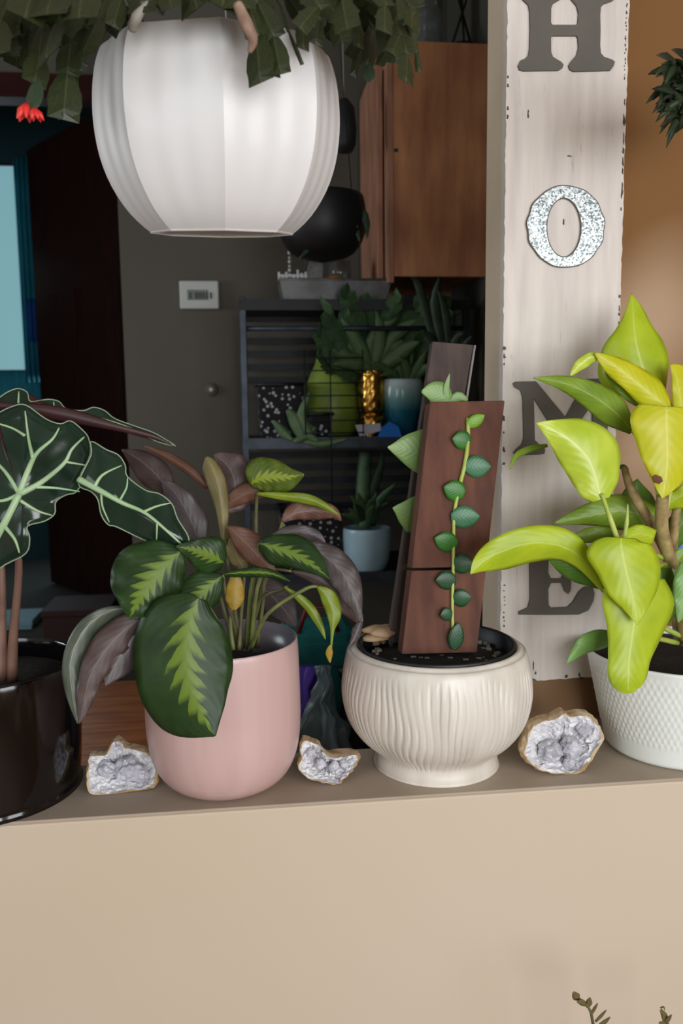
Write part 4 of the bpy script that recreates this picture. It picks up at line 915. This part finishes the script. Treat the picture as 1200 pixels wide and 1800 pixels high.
# ================================================================== FAR ROOM THINGS
# thermostat
tp = W(350, 519, YA); th_ = thing('thermostat', tp, 'small white thermostat on the grey wall', 'thermostat')
a, b = W(317, 544, YA), W(384, 495, YA)
MB().box(a.x, b.x, YA-.025, YA, a.z, b.z).build('body', 'thermo_white', th_, bevel=.005)
a2, b2 = W(330, 529, YA), W(366, 511, YA); MB().box(a2.x, b2.x, YA-.0265, YA-.024, a2.z, b2.z).build('display', 'lcd_grey', th_)
for x_ in (333, 343, 347.5, 352, 356.5, 362, 369):
    c0, c1 = W(x_, 525, YA-.027), W(x_+3, 514, YA-.027); MB().box(c0.x, c1.x, YA-.028, YA-.026, c0.z, c1.z).build('digit', 'lcd_dark', th_)
lathe_c = W(372, 685, YA)
mb = MB(); n_ = 24
kb_ = thing('wall_bumper', lathe_c, 'small round white knob bumper on the grey wall below the thermostat', 'bumper')
MB().tube([lathe_c, lathe_c+Vector((0, -.004, 0)), lathe_c+Vector((0, -.012, 0))], [.025, .024, .018], 24).build('base', 'olive_grey_paint', kb_, True)
MB().tube([lathe_c+Vector((0, -.012, 0)), lathe_c+Vector((0, -.02, 0))], [.010, .006], 16).build('tip', 'thermo_white', kb_, True)

# wall cabinet seen from its side
YC0, YC1 = 1.62, 1.70
cL, cR = W(680, 300, YC0).x, XR
zt_, zb_ = W(760, 73, YC0).z, W(760, 486, YC0).z
cab = thing('wall_cabinet', ((cL+cR)/2, YC0, zb_), 'reddish wooden wall cabinet seen from its plain side', 'cabinet')
xd0 = W(650, 300, YC0+.3).x
MB().box(cL+.02, cR, YC0, YC0+.018, zb_, zt_).build('side_panel', 'cabinet_wood', cab, bevel=.002)
MB().box(cL+.02, cR, YC0+.45, YC0+.468, zb_, zt_).build('side_panel', 'cabinet_wood', cab)
MB().box(cL+.02, cR, YC0+.018, YC0+.45, zt_-.02, zt_).build('top_panel', 'cabinet_wood', cab)
MB().box(cL+.02, cR, YC0+.018, YC0+.45, zb_+.01, zb_+.03).build('bottom_panel', 'cabinet_wood', cab)
MB().box(cR-.01, cR, YC0+.018, YC0+.45, zb_+.03, zt_-.02).build('back_panel', 'cabinet_inside', cab)
MB().box(cL, cL+.02, YC0-.004, YC0+.05, zb_-.02, zt_-.005).build('face_frame', 'cabinet_edge', cab, bevel=.002)
MB().box(cL, cL+.02, YC0+.42, YC0+.468, zb_-.02, zt_-.005).build('face_frame', 'cabinet_edge', cab, bevel=.002)
MB().box(cL-.022, cL-.002, YC0+.06, YC0+.25, zb_-.012, zt_-.03).build('door', 'cabinet_edge', cab, bevel=.003)
MB().box(cL-.022, cL-.002, YC0+.255, YC0+.44, zb_-.012, zt_-.03).build('door', 'cabinet_edge', cab, bevel=.003)
p = W(696, 264, YC0-.001); MB().box(p.x-.006, p.x+.006, YC0-.001, YC0+.002, p.z-.005, p.z+.005).build('screw_hole', 'lcd_dark', cab)
# things on the cabinet
g = W(750, 70, YC0+.12); gx = g.x
gj = thing('glass_jar', (gx, YC0+.12, zt_), 'clear cut glass jar standing on top of the wooden cabinet', 'jar')
lathe('body', (gx, YC0+.12), [(.0, zt_), (.045, zt_), (.05, zt_+.01), (.048, zt_+.1), (.05, zt_+.17), (.047, zt_+.17), (.045, zt_+.1), (.046, zt_+.014), (.001, zt_+.01)], 'glass', gj, seg=60, rf=lambda th, z_, r: r*(1+.03*sin(th*14)*sin(z_*120)))
lathe('lid', (gx, YC0+.12), [(0, zt_+.17), (.052, zt_+.17), (.052, zt_+.18), (.03, zt_+.2), (.001, zt_+.205)], 'glass', gj, seg=40)
q0 = W(812, 70, YC0+.1).x
wr = thing('wire_stand', (q0, YC0+.1, zt_), 'black wire stand on the cabinet top beside the glass jar', 'stand')
for k in range(3):
    th = 2*pi*k/3+.4; MB().tube([(q0+.05*cos(th), YC0+.1+.05*sin(th), zt_+.003), (q0-.02*cos(th), YC0+.1-.02*sin(th), zt_+.18)], .004, 6).build('leg', 'wire_dark', wr, True)
lathe('ring', (q0, YC0+.1), [(.04, zt_+.02), (.046, zt_+.018), (.046, zt_+.028), (.04, zt_+.026)], 'wire_dark', wr, seg=24)

# metal rack against the thermostat wall
YK0, YK1 = 1.62, 2.02
rl, rr_ = W(424, 700, YK0).x, XR-.05
rk = thing('metal_rack', ((rl+rr_)/2, (YK0+YK1)/2, FF), 'dark grey metal shelving rack crowded with plants', 'shelf')
ztop = W(500, 528, YK0).z
pwid = .022
for x_, y_ in ((rl, YK0), (rl-.002, YK1-pwid), (rr_-pwid, YK0), (rr_-pwid, YK1-pwid)):
    MB().box(x_, x_+pwid, y_, y_+pwid, FF, ztop+.01).build('post', 'rack_metal', rk, bevel=.003)
shelfz = [W(500, y_, YK0).z for y_ in (528, 577, 772, 1012)] + [FF+.12]
for i, z_ in enumerate(shelfz):
    if i == 1:
        MB().tube([(rl+pwid, YK0+.01, z_), (rr_-pwid, YK0+.01, z_)], .008, 8).build('rail', 'rack_metal', rk, True); continue
    MB().box(rl, rr_, YK0, YK1, z_-.012, z_).build('shelf', 'rack_dark', rk, bevel=.002)
    MB().box(rl, rr_, YK0-.003, YK0, z_-.03, z_+.004).build('shelf_lip', 'rack_metal' if i else 'rack_dark', rk)
zz_ = [W(500, y_, YK1).z for y_ in (560, 600, 622, 645, 668, 800, 822, 845, 868, 890)]
for z_ in zz_: MB().box(rl+pwid, rr_-pwid, YK1-.012, YK1-.004, z_-.012, z_+.012).build('back_slat', 'rack_dark', rk)
for k in range(8):   # lattice on the rack's left side
    z0_ = FF+.15+k*.155; MB().tube([(rl+.003, YK0+.02, z0_), (rl+.003, YK1-.02, z0_+.15)], .004, 6).build('side_wire', 'rack_metal', rk, True)
    MB().tube([(rl+.003, YK1-.02, z0_), (rl+.003, YK0+.02, z0_+.15)], .004, 6).build('side_wire', 'rack_metal', rk, True)
SZ = shelfz[2]; S3 = shelfz[3]
# wire grid front
gx0, gx1 = W(535, 700, YK0-.03).x, W(640, 700, YK0-.03).x; gz0, gz1 = W(580, 775, YK0-.03).z, W(580, 632, YK0-.03).z
wg = thing('wire_grid', ((gx0+gx1)/2, YK0-.03, gz0), 'thin dark wire grid in front of the green pear vase', 'grid')
for k in range(7):
    z_ = gz0+.025+(gz1-gz0-.02)*k/6; MB().tube([(gx0, YK0-.03, z_), (gx1, YK0-.03, z_)], .0022, 5).build('wire', 'wire_dark', wg, True)
for px in (536, 581, 638):
    x_ = W(px, 700, YK0-.03).x; MB().tube([(x_, YK0-.03, W(580, 880, YK0-.03).z if px == 581 else gz0+.02), (x_, YK0-.03, gz1+.03)], .0022, 5).build('wire', 'wire_dark', wg, True)
# zinc tray with a miniature garden on the rack top
YT = YK0+.02
a, b = W(492, 526, YT), W(688, 492, YT)
tr = thing('zinc_tray', ((a.x+b.x)/2, YT+.08, ztop), 'grey metal planter tray on top of the dark rack', 'tray')
z0_, z1_ = ztop+.001, b.z
mb = MB(); e_ = .012
bot = [(a.x+e_, YT+e_, z0_), (b.x-e_, YT+e_, z0_), (b.x-e_, YT+.16-e_, z0_), (a.x+e_, YT+.16-e_, z0_)]; tp_ = [(a.x, YT, z1_), (b.x, YT, z1_), (b.x, YT+.16, z1_), (a.x, YT+.16, z1_)]
mb.hexa(bot+tp_); mb.build('body', 'zinc_tray', tr, bevel=.002)
MB().tube([Vector(p)+Vector((0, 0, .001)) for p in tp_+[tp_[0]]], .004, 6).build('rim', 'zinc_tray', tr, True)
MB().box(a.x+.006, b.x-.006, YT+.006, YT+.154, z1_-.004, z1_+.002).build('soil', 'soil', tr)
def post_px(x_, y0_, wd, Y):
    c0, c1 = W(x_-wd/2, y0_, Y), W(x_+wd/2, y0_, Y); return MB().box(c0.x, c1.x, Y, Y+.006, z1_, c0.z)
fe = thing('picket_fence', (W(510, 490, YT+.02).x, YT+.02, z1_), 'tiny white picket fence in the metal tray', 'fence')
for x_, y_ in ((490, 478), (497, 482), (503, 478), (516, 482), (523, 474), (530, 480), (537, 478)): post_px(x_, y_, 4, YT+.02).build('picket', 'white_enamel', fe)
c0, c1 = W(488, 487, YT+.026), W(540, 484, YT+.026); MB().box(c0.x, c1.x, YT+.026, YT+.03, c0.z, c1.z+.003).build('rail', 'white_enamel', fe)
bd = thing('bead_stake', (W(509, 490, YT+.05).x, YT+.05, z1_), 'stake of white beads standing in the metal tray', 'stake')
for y_, r in ((444, .0075), (453, .005), (460, .006), (468, .005), (475, .006), (483, .005)):
    c0 = W(509, y_, YT+.05); MB().tube([c0+Vector((0, 0, -r)), c0+Vector((0, 0, -r*.6)), c0, c0+Vector((0, 0, r*.6)), c0+Vector((0, 0, r))], [r*.3, r*.8, r, r*.8, r*.3], 10).build('bead', 'white_enamel', bd, True)
MB().tube([W(509, 444, YT+.05), Vector((W(509, 490, YT+.05).x, YT+.05, z1_-.004))], .0016, 6).build('rod', 'wire_dark', bd, True)
o = prism_px('garden_plaque', [(539, 492), (541, 470), (546, 456), (554, 450), (562, 450), (567, 457), (568, 475), (566, 492)], YT+.035, .01, 'grey_plaque', None, .002)
tag(o, 'small grey rounded plaque standing in the metal tray', 'plaque')
pn = W(588, 486, YT+.06)
o = lathe('miniature_pumpkin', (pn.x, pn.y), [(0, z1_), (.018, z1_+.001), (.03, z1_+.010), (.028, z1_+.018), (.012, z1_+.022), (.001, z1_+.02)], 'pumpkin_orange', None, 28, rf=lambda th, z_, r: r*(1+.06*abs(sin(th*5))))
tag(o, 'flat orange pumpkin ornament in the metal tray', 'ornament')
gb = W(598, 490, YT+.1)
o = lathe('small_glass_cup', (gb.x, gb.y), [(0, z1_), (.034, z1_), (.04, z1_+.07), (.037, z1_+.07), (.031, z1_+.006), (.001, z1_+.005)], 'glass', None, 28); tag(o, 'small clear glass cup in the metal tray behind the plaque', 'cup')

# black hanging lamp-like pot behind the white pot
hl = W(566, 400, 1.45); k_ = S(560, 400, 1.45)
bp = thing('black_hanging_pot', (hl.x, hl.y, W(560, 462, 1.45).z), 'large round black pot hanging behind the white faceted pot', 'planter')
lathe('bowl', (hl.x, hl.y), [(0, W(560, 462, 1.45).z)]+[(r*k_, W(560, y_, 1.45).z) for r, y_ in ((44, 452), (64, 436), (76, 410), (78, 380), (74, 350), (70, 345), (66, 352), (1, 356))], 'black_plastic', bp, seg=48, fine=2)
for k in range(3):
    th = 2*pi*k/3; MB().tube([(hl.x+54*k_*cos(th), hl.y+54*k_*sin(th), W(560, 348, 1.45).z), (hl.x, hl.y, CE-.05)], .0015, 5).build('wire', 'wire_dark', bp, True)
for st in ([(575, 350, 4, 4), (600, 355, 9, 9), (620, 385, 9, 9), (632, 425, 1, 1)], [(610, 350, 3, 3), (622, 360, 7, 7), (628, 400, 1, 1)], [(560, 355, 3, 3), (600, 345, 8, 8), (640, 380, 8, 8), (645, 420, 1, 1)], [(540, 440, 3, 3), (560, 425, 6, 6), (600, 428, 1, 1)], [(530, 350, 3, 3), (545, 425, 6, 6), (525, 455, 1, 1)]):
    leaf(bp, st, (1.42, 1.36), ('far_dark_leaf', 'far_dark_leaf'), .3, .3, n=3, m=2)
lt = W(605, 220, 1.6); k_ = S(605, 220, 1.6)
ln_ = thing('hanging_lantern', (lt.x, lt.y, W(605, 268, 1.6).z), 'dark grey lantern hanging on a thin wire beside the cabinet', 'lantern')
lathe('body', (lt.x, lt.y), [(0, W(605, 268, 1.6).z)]+[(r*k_, W(605, y_, 1.6).z) for r, y_ in ((14, 267), (20, 255), (22, 225), (18, 190), (8, 175), (1, 172))], 'rack_dark', ln_, seg=24)
MB().tube([Vector((lt.x, lt.y, W(605, 173, 1.6).z)), Vector((lt.x-.01, lt.y, CE))], .0022, 5).build('wire', 'cord', ln_, True)

# plants and pots on the rack
def pot3(name, cx, Y, pl, mat, label, cat, zbase=None, seg=40, rf=None, fine=2, soil=True, smooth=True):
    k = S(cx, pl[0][1], Y); c = W(cx, pl[0][1], Y); zb = c.z
    t = thing(name, (c.x, Y, zb), label, cat)
    pr = [(0, zb)]+[(r*S(cx, y_, Y), W(cx, y_, Y).z) for r, y_ in pl]
    lathe('pot', (c.x, Y), pr, mat, t, seg, rf, smooth, fine)
    return t
ysh = lambda Y, z: yat(620, z, Y)
Yp_ = YK0+.2; yb_ = yat(585, SZ+.001, Yp_)
pv = pot3('pear_vase', 585, Yp_, [(34, yb_), (46, yb_-8), (50, 715), (49, 690), (40, 662), (30, 640), (27, 625), (24, 612), (16, 604), (12, 606)], 'pear_glaze', 'green pear shaped vase on the dark rack behind a wire grid', 'vase')
tube_px('stem', [(585, 606, Yp_), (588, 590, Yp_), (583, 575, Yp_)], [5, 4, 3], 'brown_stem', pv)
Yg = YK0+.06; yb_ = yat(654, SZ+.001, Yg)
gv = pot3('gold_vase', 654, Yg, [(18, yb_), (21, yb_-4), (21, 735), (16, 728), (22, 720), (24, 690), (22, 660), (20, 652), (17, 654), (15, 670)], 'gold', 'hammered gold vase with green leaves on the dark rack', 'vase', seg=72, fine=5, rf=lambda th, z_, r: r*(1+.085*sin(th*8+60*z_)*sin(z_*300+th*2)))
for st in ([(650, 655, 3, 3), (625, 640, 13, 13), (600, 620, 12, 12), (575, 605, 1, 1)], [(652, 655, 3, 3), (640, 625, 12, 12), (622, 590, 12, 12), (600, 560, 1, 1)], [(655, 655, 3, 3), (665, 615, 12, 12), (668, 575, 9, 9), (660, 545, 1, 1)], [(655, 655, 3, 3), (690, 632, 14, 16), (715, 612, 12, 14), (738, 600, 1, 1)], [(650, 655, 3, 3), (620, 612, 10, 10), (590, 600, 9, 9), (560, 598, 1, 1)], [(654, 655, 3, 3), (650, 600, 9, 9), (690, 560, 9, 9), (706, 540, 1, 1)],
           [(655, 655, 3, 3), (685, 600, 11, 11), (712, 575, 11, 11), (745, 560, 1, 1)], [(652, 655, 2, 2), (640, 640, 16, 14), (610, 636, 14, 12), (588, 640, 1, 1)]):
    leaf(gv, st, (Yg, Yg-.05), ('far_leaf', 'far_leaf'), .3, .3, n=3, m=2)
Yo = YK0-.02+.09; yb_ = yat(706, SZ+.001, Yo)
tpx = pot3('teal_pot', 706, Yo, [(20, yb_), (24, yb_-3), (30, 735), (38, 705), (38, 682), (35, 668), (33, 668), (32, 680)], 'ombre', 'teal ombre glazed pot with succulents on the dark rack', 'plant', seg=56)
zo = W(706, 676, Yo).z; lathe('soil', (W(706, 700, Yo).x, Yo), [(0, zo-.01), (.048, zo-.006), (.03, zo), (.001, zo+.002)], 'soil', tpx, 28)
for st in ([(705, 672, 5, 5), (700, 640, 18, 20), (704, 612, 18, 18), (706, 598, 2, 2)], [(720, 670, 2, 2), (724, 620, 4, 4), (726, 588, .5, .5)], [(690, 670, 4, 4), (675, 648, 9, 9), (650, 636, 1, 1)], [(715, 672, 4, 4), (735, 645, 9, 9), (750, 615, 1, 1)], [(700, 672, 4, 4), (690, 655, 8, 8), (668, 660, 1, 1)], [(725, 672, 4, 4), (742, 650, 9, 8), (762, 640, 1, 1)], [(712, 672, 3, 3), (716, 645, 8, 8), (700, 625, 1, 1)]):
    leaf(tpx, st, (Yo, Yo-.05), ('far_leaf', 'far_leaf'), .3, .3, n=3, m=2)
# epiphyllum cactus with flat notched stems
ep = thing('cactus_plant', (W(610, 600, YK0+.3).x, YK0+.3, SZ), 'flat stemmed dark green cactus leaning out over the green pear vase', 'plant')
xx = W(700, 700, YK0+.32).x
lathe('pot', (xx, YK0+.32), [(0, SZ), (.05, SZ), (.065, SZ+.12), (.06, SZ+.12), (.055, SZ+.1), (.001, SZ+.1)], 'terracotta', ep, 32)
padF = padA.copy(); padF.materials[0] = M('far_cactus'); padG = padB.copy(); padG.materials[0] = M('far_cactus')
for pts in ([(640, 660), (620, 620), (590, 590), (575, 555), (572, 530)], [(590, 600), (605, 570), (612, 545)], [(650, 650), (630, 580), (615, 535), (605, 505)], [(660, 650), (680, 580), (690, 540), (700, 515)], [(640, 670), (600, 640), (570, 600), (560, 575)], [(665, 660), (720, 600), (755, 560), (768, 520)], [(665, 660), (700, 560), (735, 540), (745, 518)],
            [(600, 660), (575, 635), (560, 612)], [(670, 660), (740, 610), (775, 570), (780, 520)], [(655, 640), (660, 570), (640, 520)]):
    c = catmull([(x, y_, 0) for x, y_ in pts], 4); n = len(c)
    for i in range(0, n-2, 3):
        j = min(i+4, n-1); place_pad(padG if i % 2 else padF, W(c[i].x, c[i].y, YK0+.15-.02*i), W(c[j].x, c[j].y, YK0+.15-.02*j), Vector((rnd.uniform(-.4, .4), -1, .2)), ep, .9)
# dark strap plant under the cabinet
sp_ = thing('strap_leaf_plant', (W(790, 690, 1.5).x, 1.5, SZ), 'dark strap leaved plant below the wooden cabinet', 'plant')
xx = W(790, 690, 1.5).x
lathe('pot', (xx, 1.5), [(0, SZ), (.05, SZ), (.06, SZ+.1), (.055, SZ+.1), (.001, SZ+.085)], 'black_plastic', sp_, 28)
for st in ([(790, 660, 4, 4), (775, 590, 9, 9), (765, 530, 9, 9), (772, 488, 2, 2)], [(795, 660, 4, 4), (800, 600, 8, 8), (815, 585, 1, 1)], [(785, 660, 4, 4), (760, 600, 9, 9), (740, 580, 1, 1)], [(788, 660, 3, 3), (755, 570, 8, 8), (735, 500, 7, 7), (722, 488, 1, 1)], [(795, 660, 4, 4), (815, 610, 6, 6), (830, 590, 1, 1)], [(790, 660, 4, 4), (785, 560, 8, 8), (770, 510, 1, 1)]):
    leaf(sp_, st, (1.5, 1.47), ('far_dark_leaf', 'far_dark_leaf'), .3, .3, n=3, m=2)
# tags on the shelf edge
o = prism_px('blue_card', [(664, 768), (670, 752), (684, 741), (700, 750), (706, 768)], YK0-.012, .002, 'blue_tag', None); tag(o, 'bright blue card at the shelf edge under the teal pot', 'card')
o = prism_px('white_card', [(624, 747), (668, 744), (670, 757), (632, 767)], YK0-.012, .002, 'white_card', None); tag(o, 'white paper card at the shelf edge under the gold vase', 'card')
# polka dot baskets
def basket(px0, px1, py0, Y, dep, zb, label):
    a_, b_ = W(px0, py0, Y), W(px1, py0, Y)
    t = thing('fabric_basket', ((a_.x+b_.x)/2, Y+dep/2, zb), label, 'basket', 'polka dot baskets on the rack')
    z1 = a_.z; e = .01
    bo = [(a_.x+e, Y+e, zb+.001), (b_.x-e, Y+e, zb+.001), (b_.x-e, Y+dep-e, zb+.001), (a_.x+e, Y+dep-e, zb+.001)]; to = [(a_.x, Y, z1), (b_.x, Y, z1), (b_.x, Y+dep, z1), (a_.x, Y+dep, z1)]
    MB().hexa(bo+to).build('body', 'polka', t, bevel=.008)
    MB().tube([Vector(p) for p in to+[to[0]]], .006, 6).build('rim', 'black_plastic', t, True)
basket(452, 535, 676, YK0+.05, .25, SZ, 'black and white polka dot fabric basket on the upper rack shelf')
basket(545, 585, 728, YK0+.0, .1, SZ, 'little polka dot fabric basket below the green pear vase')
basket(495, 602, 905, YK0+.05, .3, S3, 'polka dot fabric basket on the lower rack shelf')
# trailing leaf plant over the polka basket
tpn = thing('trailing_plant', (W(520, 772, YK0+.02).x, YK0+.02, SZ), 'dull green trailing plant lying over the polka dot basket', 'plant')
for st in ([(505, 720, 4, 4), (520, 740, 13, 13), (530, 768, 10, 10), (515, 776, 2, 2)], [(545, 690, 3, 3), (530, 730, 9, 9), (545, 765, 9, 9), (560, 776, 1, 1)], [(555, 750, 3, 3), (540, 765, 7, 7), (515, 776, 1, 1)], [(535, 775, 4, 4), (570, 780, 7, 7), (615, 770, 1, 1)], [(480, 740, 3, 3), (498, 760, 9, 9), (515, 775, 1, 1)]):
    leaf(tpn, st, (YK0-.02, YK0-.03), ('far_leaf', 'far_leaf'), .3, .3, n=3, m=2)
# light blue pot with succulent on its own shelf
Yl = YK0+.06; yb_ = yat(645, S3+.001, Yl)
lb = pot3('blue_pot', 645, Yl, [(28, yb_), (33, yb_-4), (39, 980), (42, 950), (42, 932), (41, 927), (39, 928), (38, 940)], 'sky_glaze', 'light blue round pot with a dark succulent on the lower rack shelf', 'plant', seg=48)
zo = W(645, 936, Yl).z; lathe('soil', (W(645, 936, Yl).x, Yl), [(0, zo-.01), (.052, zo-.006), (.03, zo), (.001, zo+.002)], 'soil', lb, 28)
tube_px('stem', [(640, 930, Yl), (638, 860, Yl+.02), (642, 796, Yl+.03)], [12, 13, 11], 'far_cactus', lb)
for k in range(16):
    th = rnd.uniform(0, 2*pi); r = rnd.uniform(18, 48); x1 = 645+r*cos(th)*1.1; y1 = 905-abs(r*.9*sin(th))
    leaf(lb, [(645+.3*r*cos(th), 925, 3, 3), ((645+x1)/2, (915+y1)/2, 7, 7), (x1, y1, 1, 1)], (Yl, Yl-.05+.05*sin(th)), rnd.choice(('far_leaf', 'far_dark_leaf', 'far_cactus')), .3, .3, n=3, m=2)
leaf(lb, [(655, 925, 4, 4), (668, 880, 8, 8), (695, 850, 1, 1)], (Yl, Yl-.03), 'far_cactus', .3, .3, n=3, m=2)
leaf(lb, [(648, 920, 4, 4), (656, 860, 9, 9), (670, 815, 6, 6), (670, 796, 1, 1)], (Yl, Yl+.03), 'far_dark_leaf', .3, .3, n=3, m=2)

# things on a low bench behind the half wall
YQ = .62
bz = WZ(560, 1330, 0.0)
bn = thing('low_bench', (W(570, 1340, .7).x, .72, FF), 'dark low bench behind the half wall', 'bench')
zb2 = W(560, 1345, YQ).z
x0_, x1_ = W(440, 1340, YQ).x, W(760, 1340, YQ).x
MB().box(x0_, x1_, YQ-.08, YQ+.4, zb2-.03, zb2).build('seat', 'rack_dark', bn, bevel=.003)
for x_ in (x0_+.02, x1_-.06):
    for y_ in (YQ-.06, YQ+.34): MB().box(x_, x_+.04, y_, y_+.04, FF, zb2-.03).build('leg', 'rack_dark', bn)
def sack(name, prof, cx, Y, mat, label, cat, wob=.12, seed=1, fl=.6):
    k = S(cx, prof[0][1], Y); c = W(cx, prof[0][1], Y)
    pr = [(.001, zb2+.001)]+[(r*k, max(W(cx, y_, Y).z, zb2+.001)) for r, y_ in prof]+[(.001, W(cx, prof[-1][1], Y).z)]
    def rf(th, z_, r): return r*(1+wob*sin(3*th+seed+z_*18)+wob*.6*sin(7*th-z_*40+seed*2))*(1 if abs(sin(th)) < .5 else fl+.4*(1-fl))
    o = lathe(name, (c.x, Y), pr, mat, None, 56, rf, True, 3)
    for v in o.data.vertices:
        if v.co.z > .012:
            d = noise.noise_vector(v.co*22+Vector((seed*3, 0, 0)))*.016 + noise.noise_vector(v.co*60)*.006
            v.co += Vector((d.x, d.y*.6, d.z*.5))
    return tag(o, label, cat)
sack('plastic_bag', [(40, 1338), (44, 1300), (38, 1270), (24, 1240), (15, 1205), (13, 1185), (16, 1170)], 572, .60, 'greygreen_film', 'grey green plastic bag bunched up between the pink and ribbed pots', 'bag', .2, 2, .45)
sack('red_bag', [(38, 1338), (40, 1290), (38, 1240), (36, 1190), (35, 1176)], 512, .76, 'red_paper', 'dark red crinkled gift bag behind the pink pot', 'bag', .06, 4)
tc_ = W(575, 1170, .82)
tb = thing('teal_bag', (tc_.x, .90, zb2), 'teal fabric bag on the bench behind the pink pot', 'bag')
a_, b_ = W(500, 1330, .84), W(625, 1105, .84)
MB().box(a_.x, b_.x, .86, .98, zb2+.001, b_.z).build('body', 'teal_cloth', tb, bevel=.02)
MB().box(a_.x+.01, b_.x-.01, .857, .864, (zb2+b_.z)/2+.02, (zb2+b_.z)/2+.08).build('pocket', 'teal_cloth', tb, bevel=.003)
MB().tube([(a_.x+.04, .86, b_.z-.01), (a_.x+.06, .86, b_.z+.05), (b_.x-.06, .86, b_.z+.05), (b_.x-.04, .86, b_.z-.01)], .006, 8).build('handle', 'red_paper', tb, True)
o = sack('black_bag', [(34, 1338), (38, 1280), (36, 1220), (30, 1180), (26, 1172)], 636, .70, 'black_plastic', 'black bag standing behind the ribbed pot', 'bag', .08, 6)
o = sack('purple_bag', [(16, 1338), (18, 1260), (17, 1182), (16, 1172)], 546, .70, 'purple_paper', 'small purple paper bag behind the grey green bag', 'bag', .06, 8)

# ================================================================== PLANTS AT THE FRAME'S EDGE
YX = .02; cxx = W(1262, 150, YX)
hg = thing('hanging_fern', (cxx.x, YX, W(1262, 200, YX).z), 'dark spiky plant hanging at the right edge before the caramel wall', 'plant')
k_ = S(1262, 200, YX)
lathe('pot', (cxx.x, YX), [(0, W(1262, 200, YX).z)]+[(r*k_, W(1262, y_, YX).z) for r, y_ in ((38, 199), (55, 150), (60, 110), (56, 110), (52, 125), (1, 120))], 'terracotta', hg, 40)
for k in range(3):
    th = 2*pi*k/3; MB().tube([(cxx.x+56*k_*cos(th), YX+56*k_*sin(th), W(1262, 112, YX).z), (cxx.x, YX, CE)], .0015, 5).build('cord', 'cord', hg, True)
rg = random.Random(5)
for k in range(70):
    th = rg.uniform(2.0, 4.4); ln = rg.uniform(45, 85); bx, by = 1205+rg.uniform(-25, 30), 152+rg.uniform(-45, 50)
    tx, ty = bx+ln*cos(th)*.75, by+ln*sin(th)*.55+rg.uniform(0, 35)
    tx = max(tx, 1125+abs(ty-160)*.45)
    leaf(hg, [(bx, by, 4, 4), ((bx+tx)/2, (by+ty)/2-6, 7, 7), (tx, ty, .5, .5)], (YX-.02+rg.uniform(-.05, .03), YX+rg.uniform(-.08, .05)), ('dark_spiky', 'dark_spiky'), .3, .3, n=2, m=1)
# floor plant whose tips show at the bottom edge
YF = -.14; c = W(1085, 1990, YF)
fp = thing('floor_plant', (c.x, YF, 0), 'small leafy stems rising at the bottom edge before the cream wall', 'plant')
lathe('pot', (c.x, YF), [(0, 0), (.09, 0), (.11, .1), (.125, .34), (.118, .34), (.11, .3), (.001, .3)], 'terracotta', fp, 40)
zsoil = .3
def pstem(tip, mid, seed, wd=1):
    rg = random.Random(seed); base = Vector((c.x+rg.uniform(-.04, .04), YF+rg.uniform(-.02, .03), zsoil))
    pts = [base, base.lerp(W(*mid), .5)+Vector((0, 0, .02)), W(*mid), W(*tip)]
    cc = catmull(pts, 6); MB().tube(cc, [.003*(1-.5*i/len(cc)) for i in range(len(cc))], 6).build('stem', 'olive_stem', fp, True)
pstem((1012, 1752, YF), (1042, 1800, YF), 1); pstem((1162, 1775, YF), (1172, 1815, YF), 2)
for st in ([(1018, 1758, 2, 2), (1012, 1752, 8, 7), (1008, 1744, 2, 2)], [(1030, 1768, 2, 2), (1022, 1762, 6, 6), (1014, 1762, 1, 1)], [(1032, 1772, 2, 2), (1035, 1762, 6, 6), (1037, 1754, 1, 1)], [(1038, 1784, 2, 2), (1044, 1774, 3, 3), (1050, 1764, 1, 1)], [(1046, 1796, 2, 2), (1056, 1786, 3, 3), (1065, 1776, 1, 1)], [(1050, 1804, 2, 2), (1062, 1797, 4, 4), (1072, 1788, 1, 1)],
           [(1166, 1795, 2, 2), (1166, 1784, 5, 5), (1160, 1776, 1, 1)], [(1168, 1797, 2, 2), (1174, 1792, 4, 4), (1180, 1784, 1, 1)], [(1160, 1772, 1.5, 1.5), (1166, 1770, 1.5, 1.5), (1168, 1776, .6, .6)], [(1170, 1806, 3, 3), (1164, 1800, 5, 5), (1158, 1798, 1, 1)]):
    leaf(fp, st, (YF, YF-.01), ('calathea_olive', 'calathea_olive'), .3, .3, n=3, m=2)
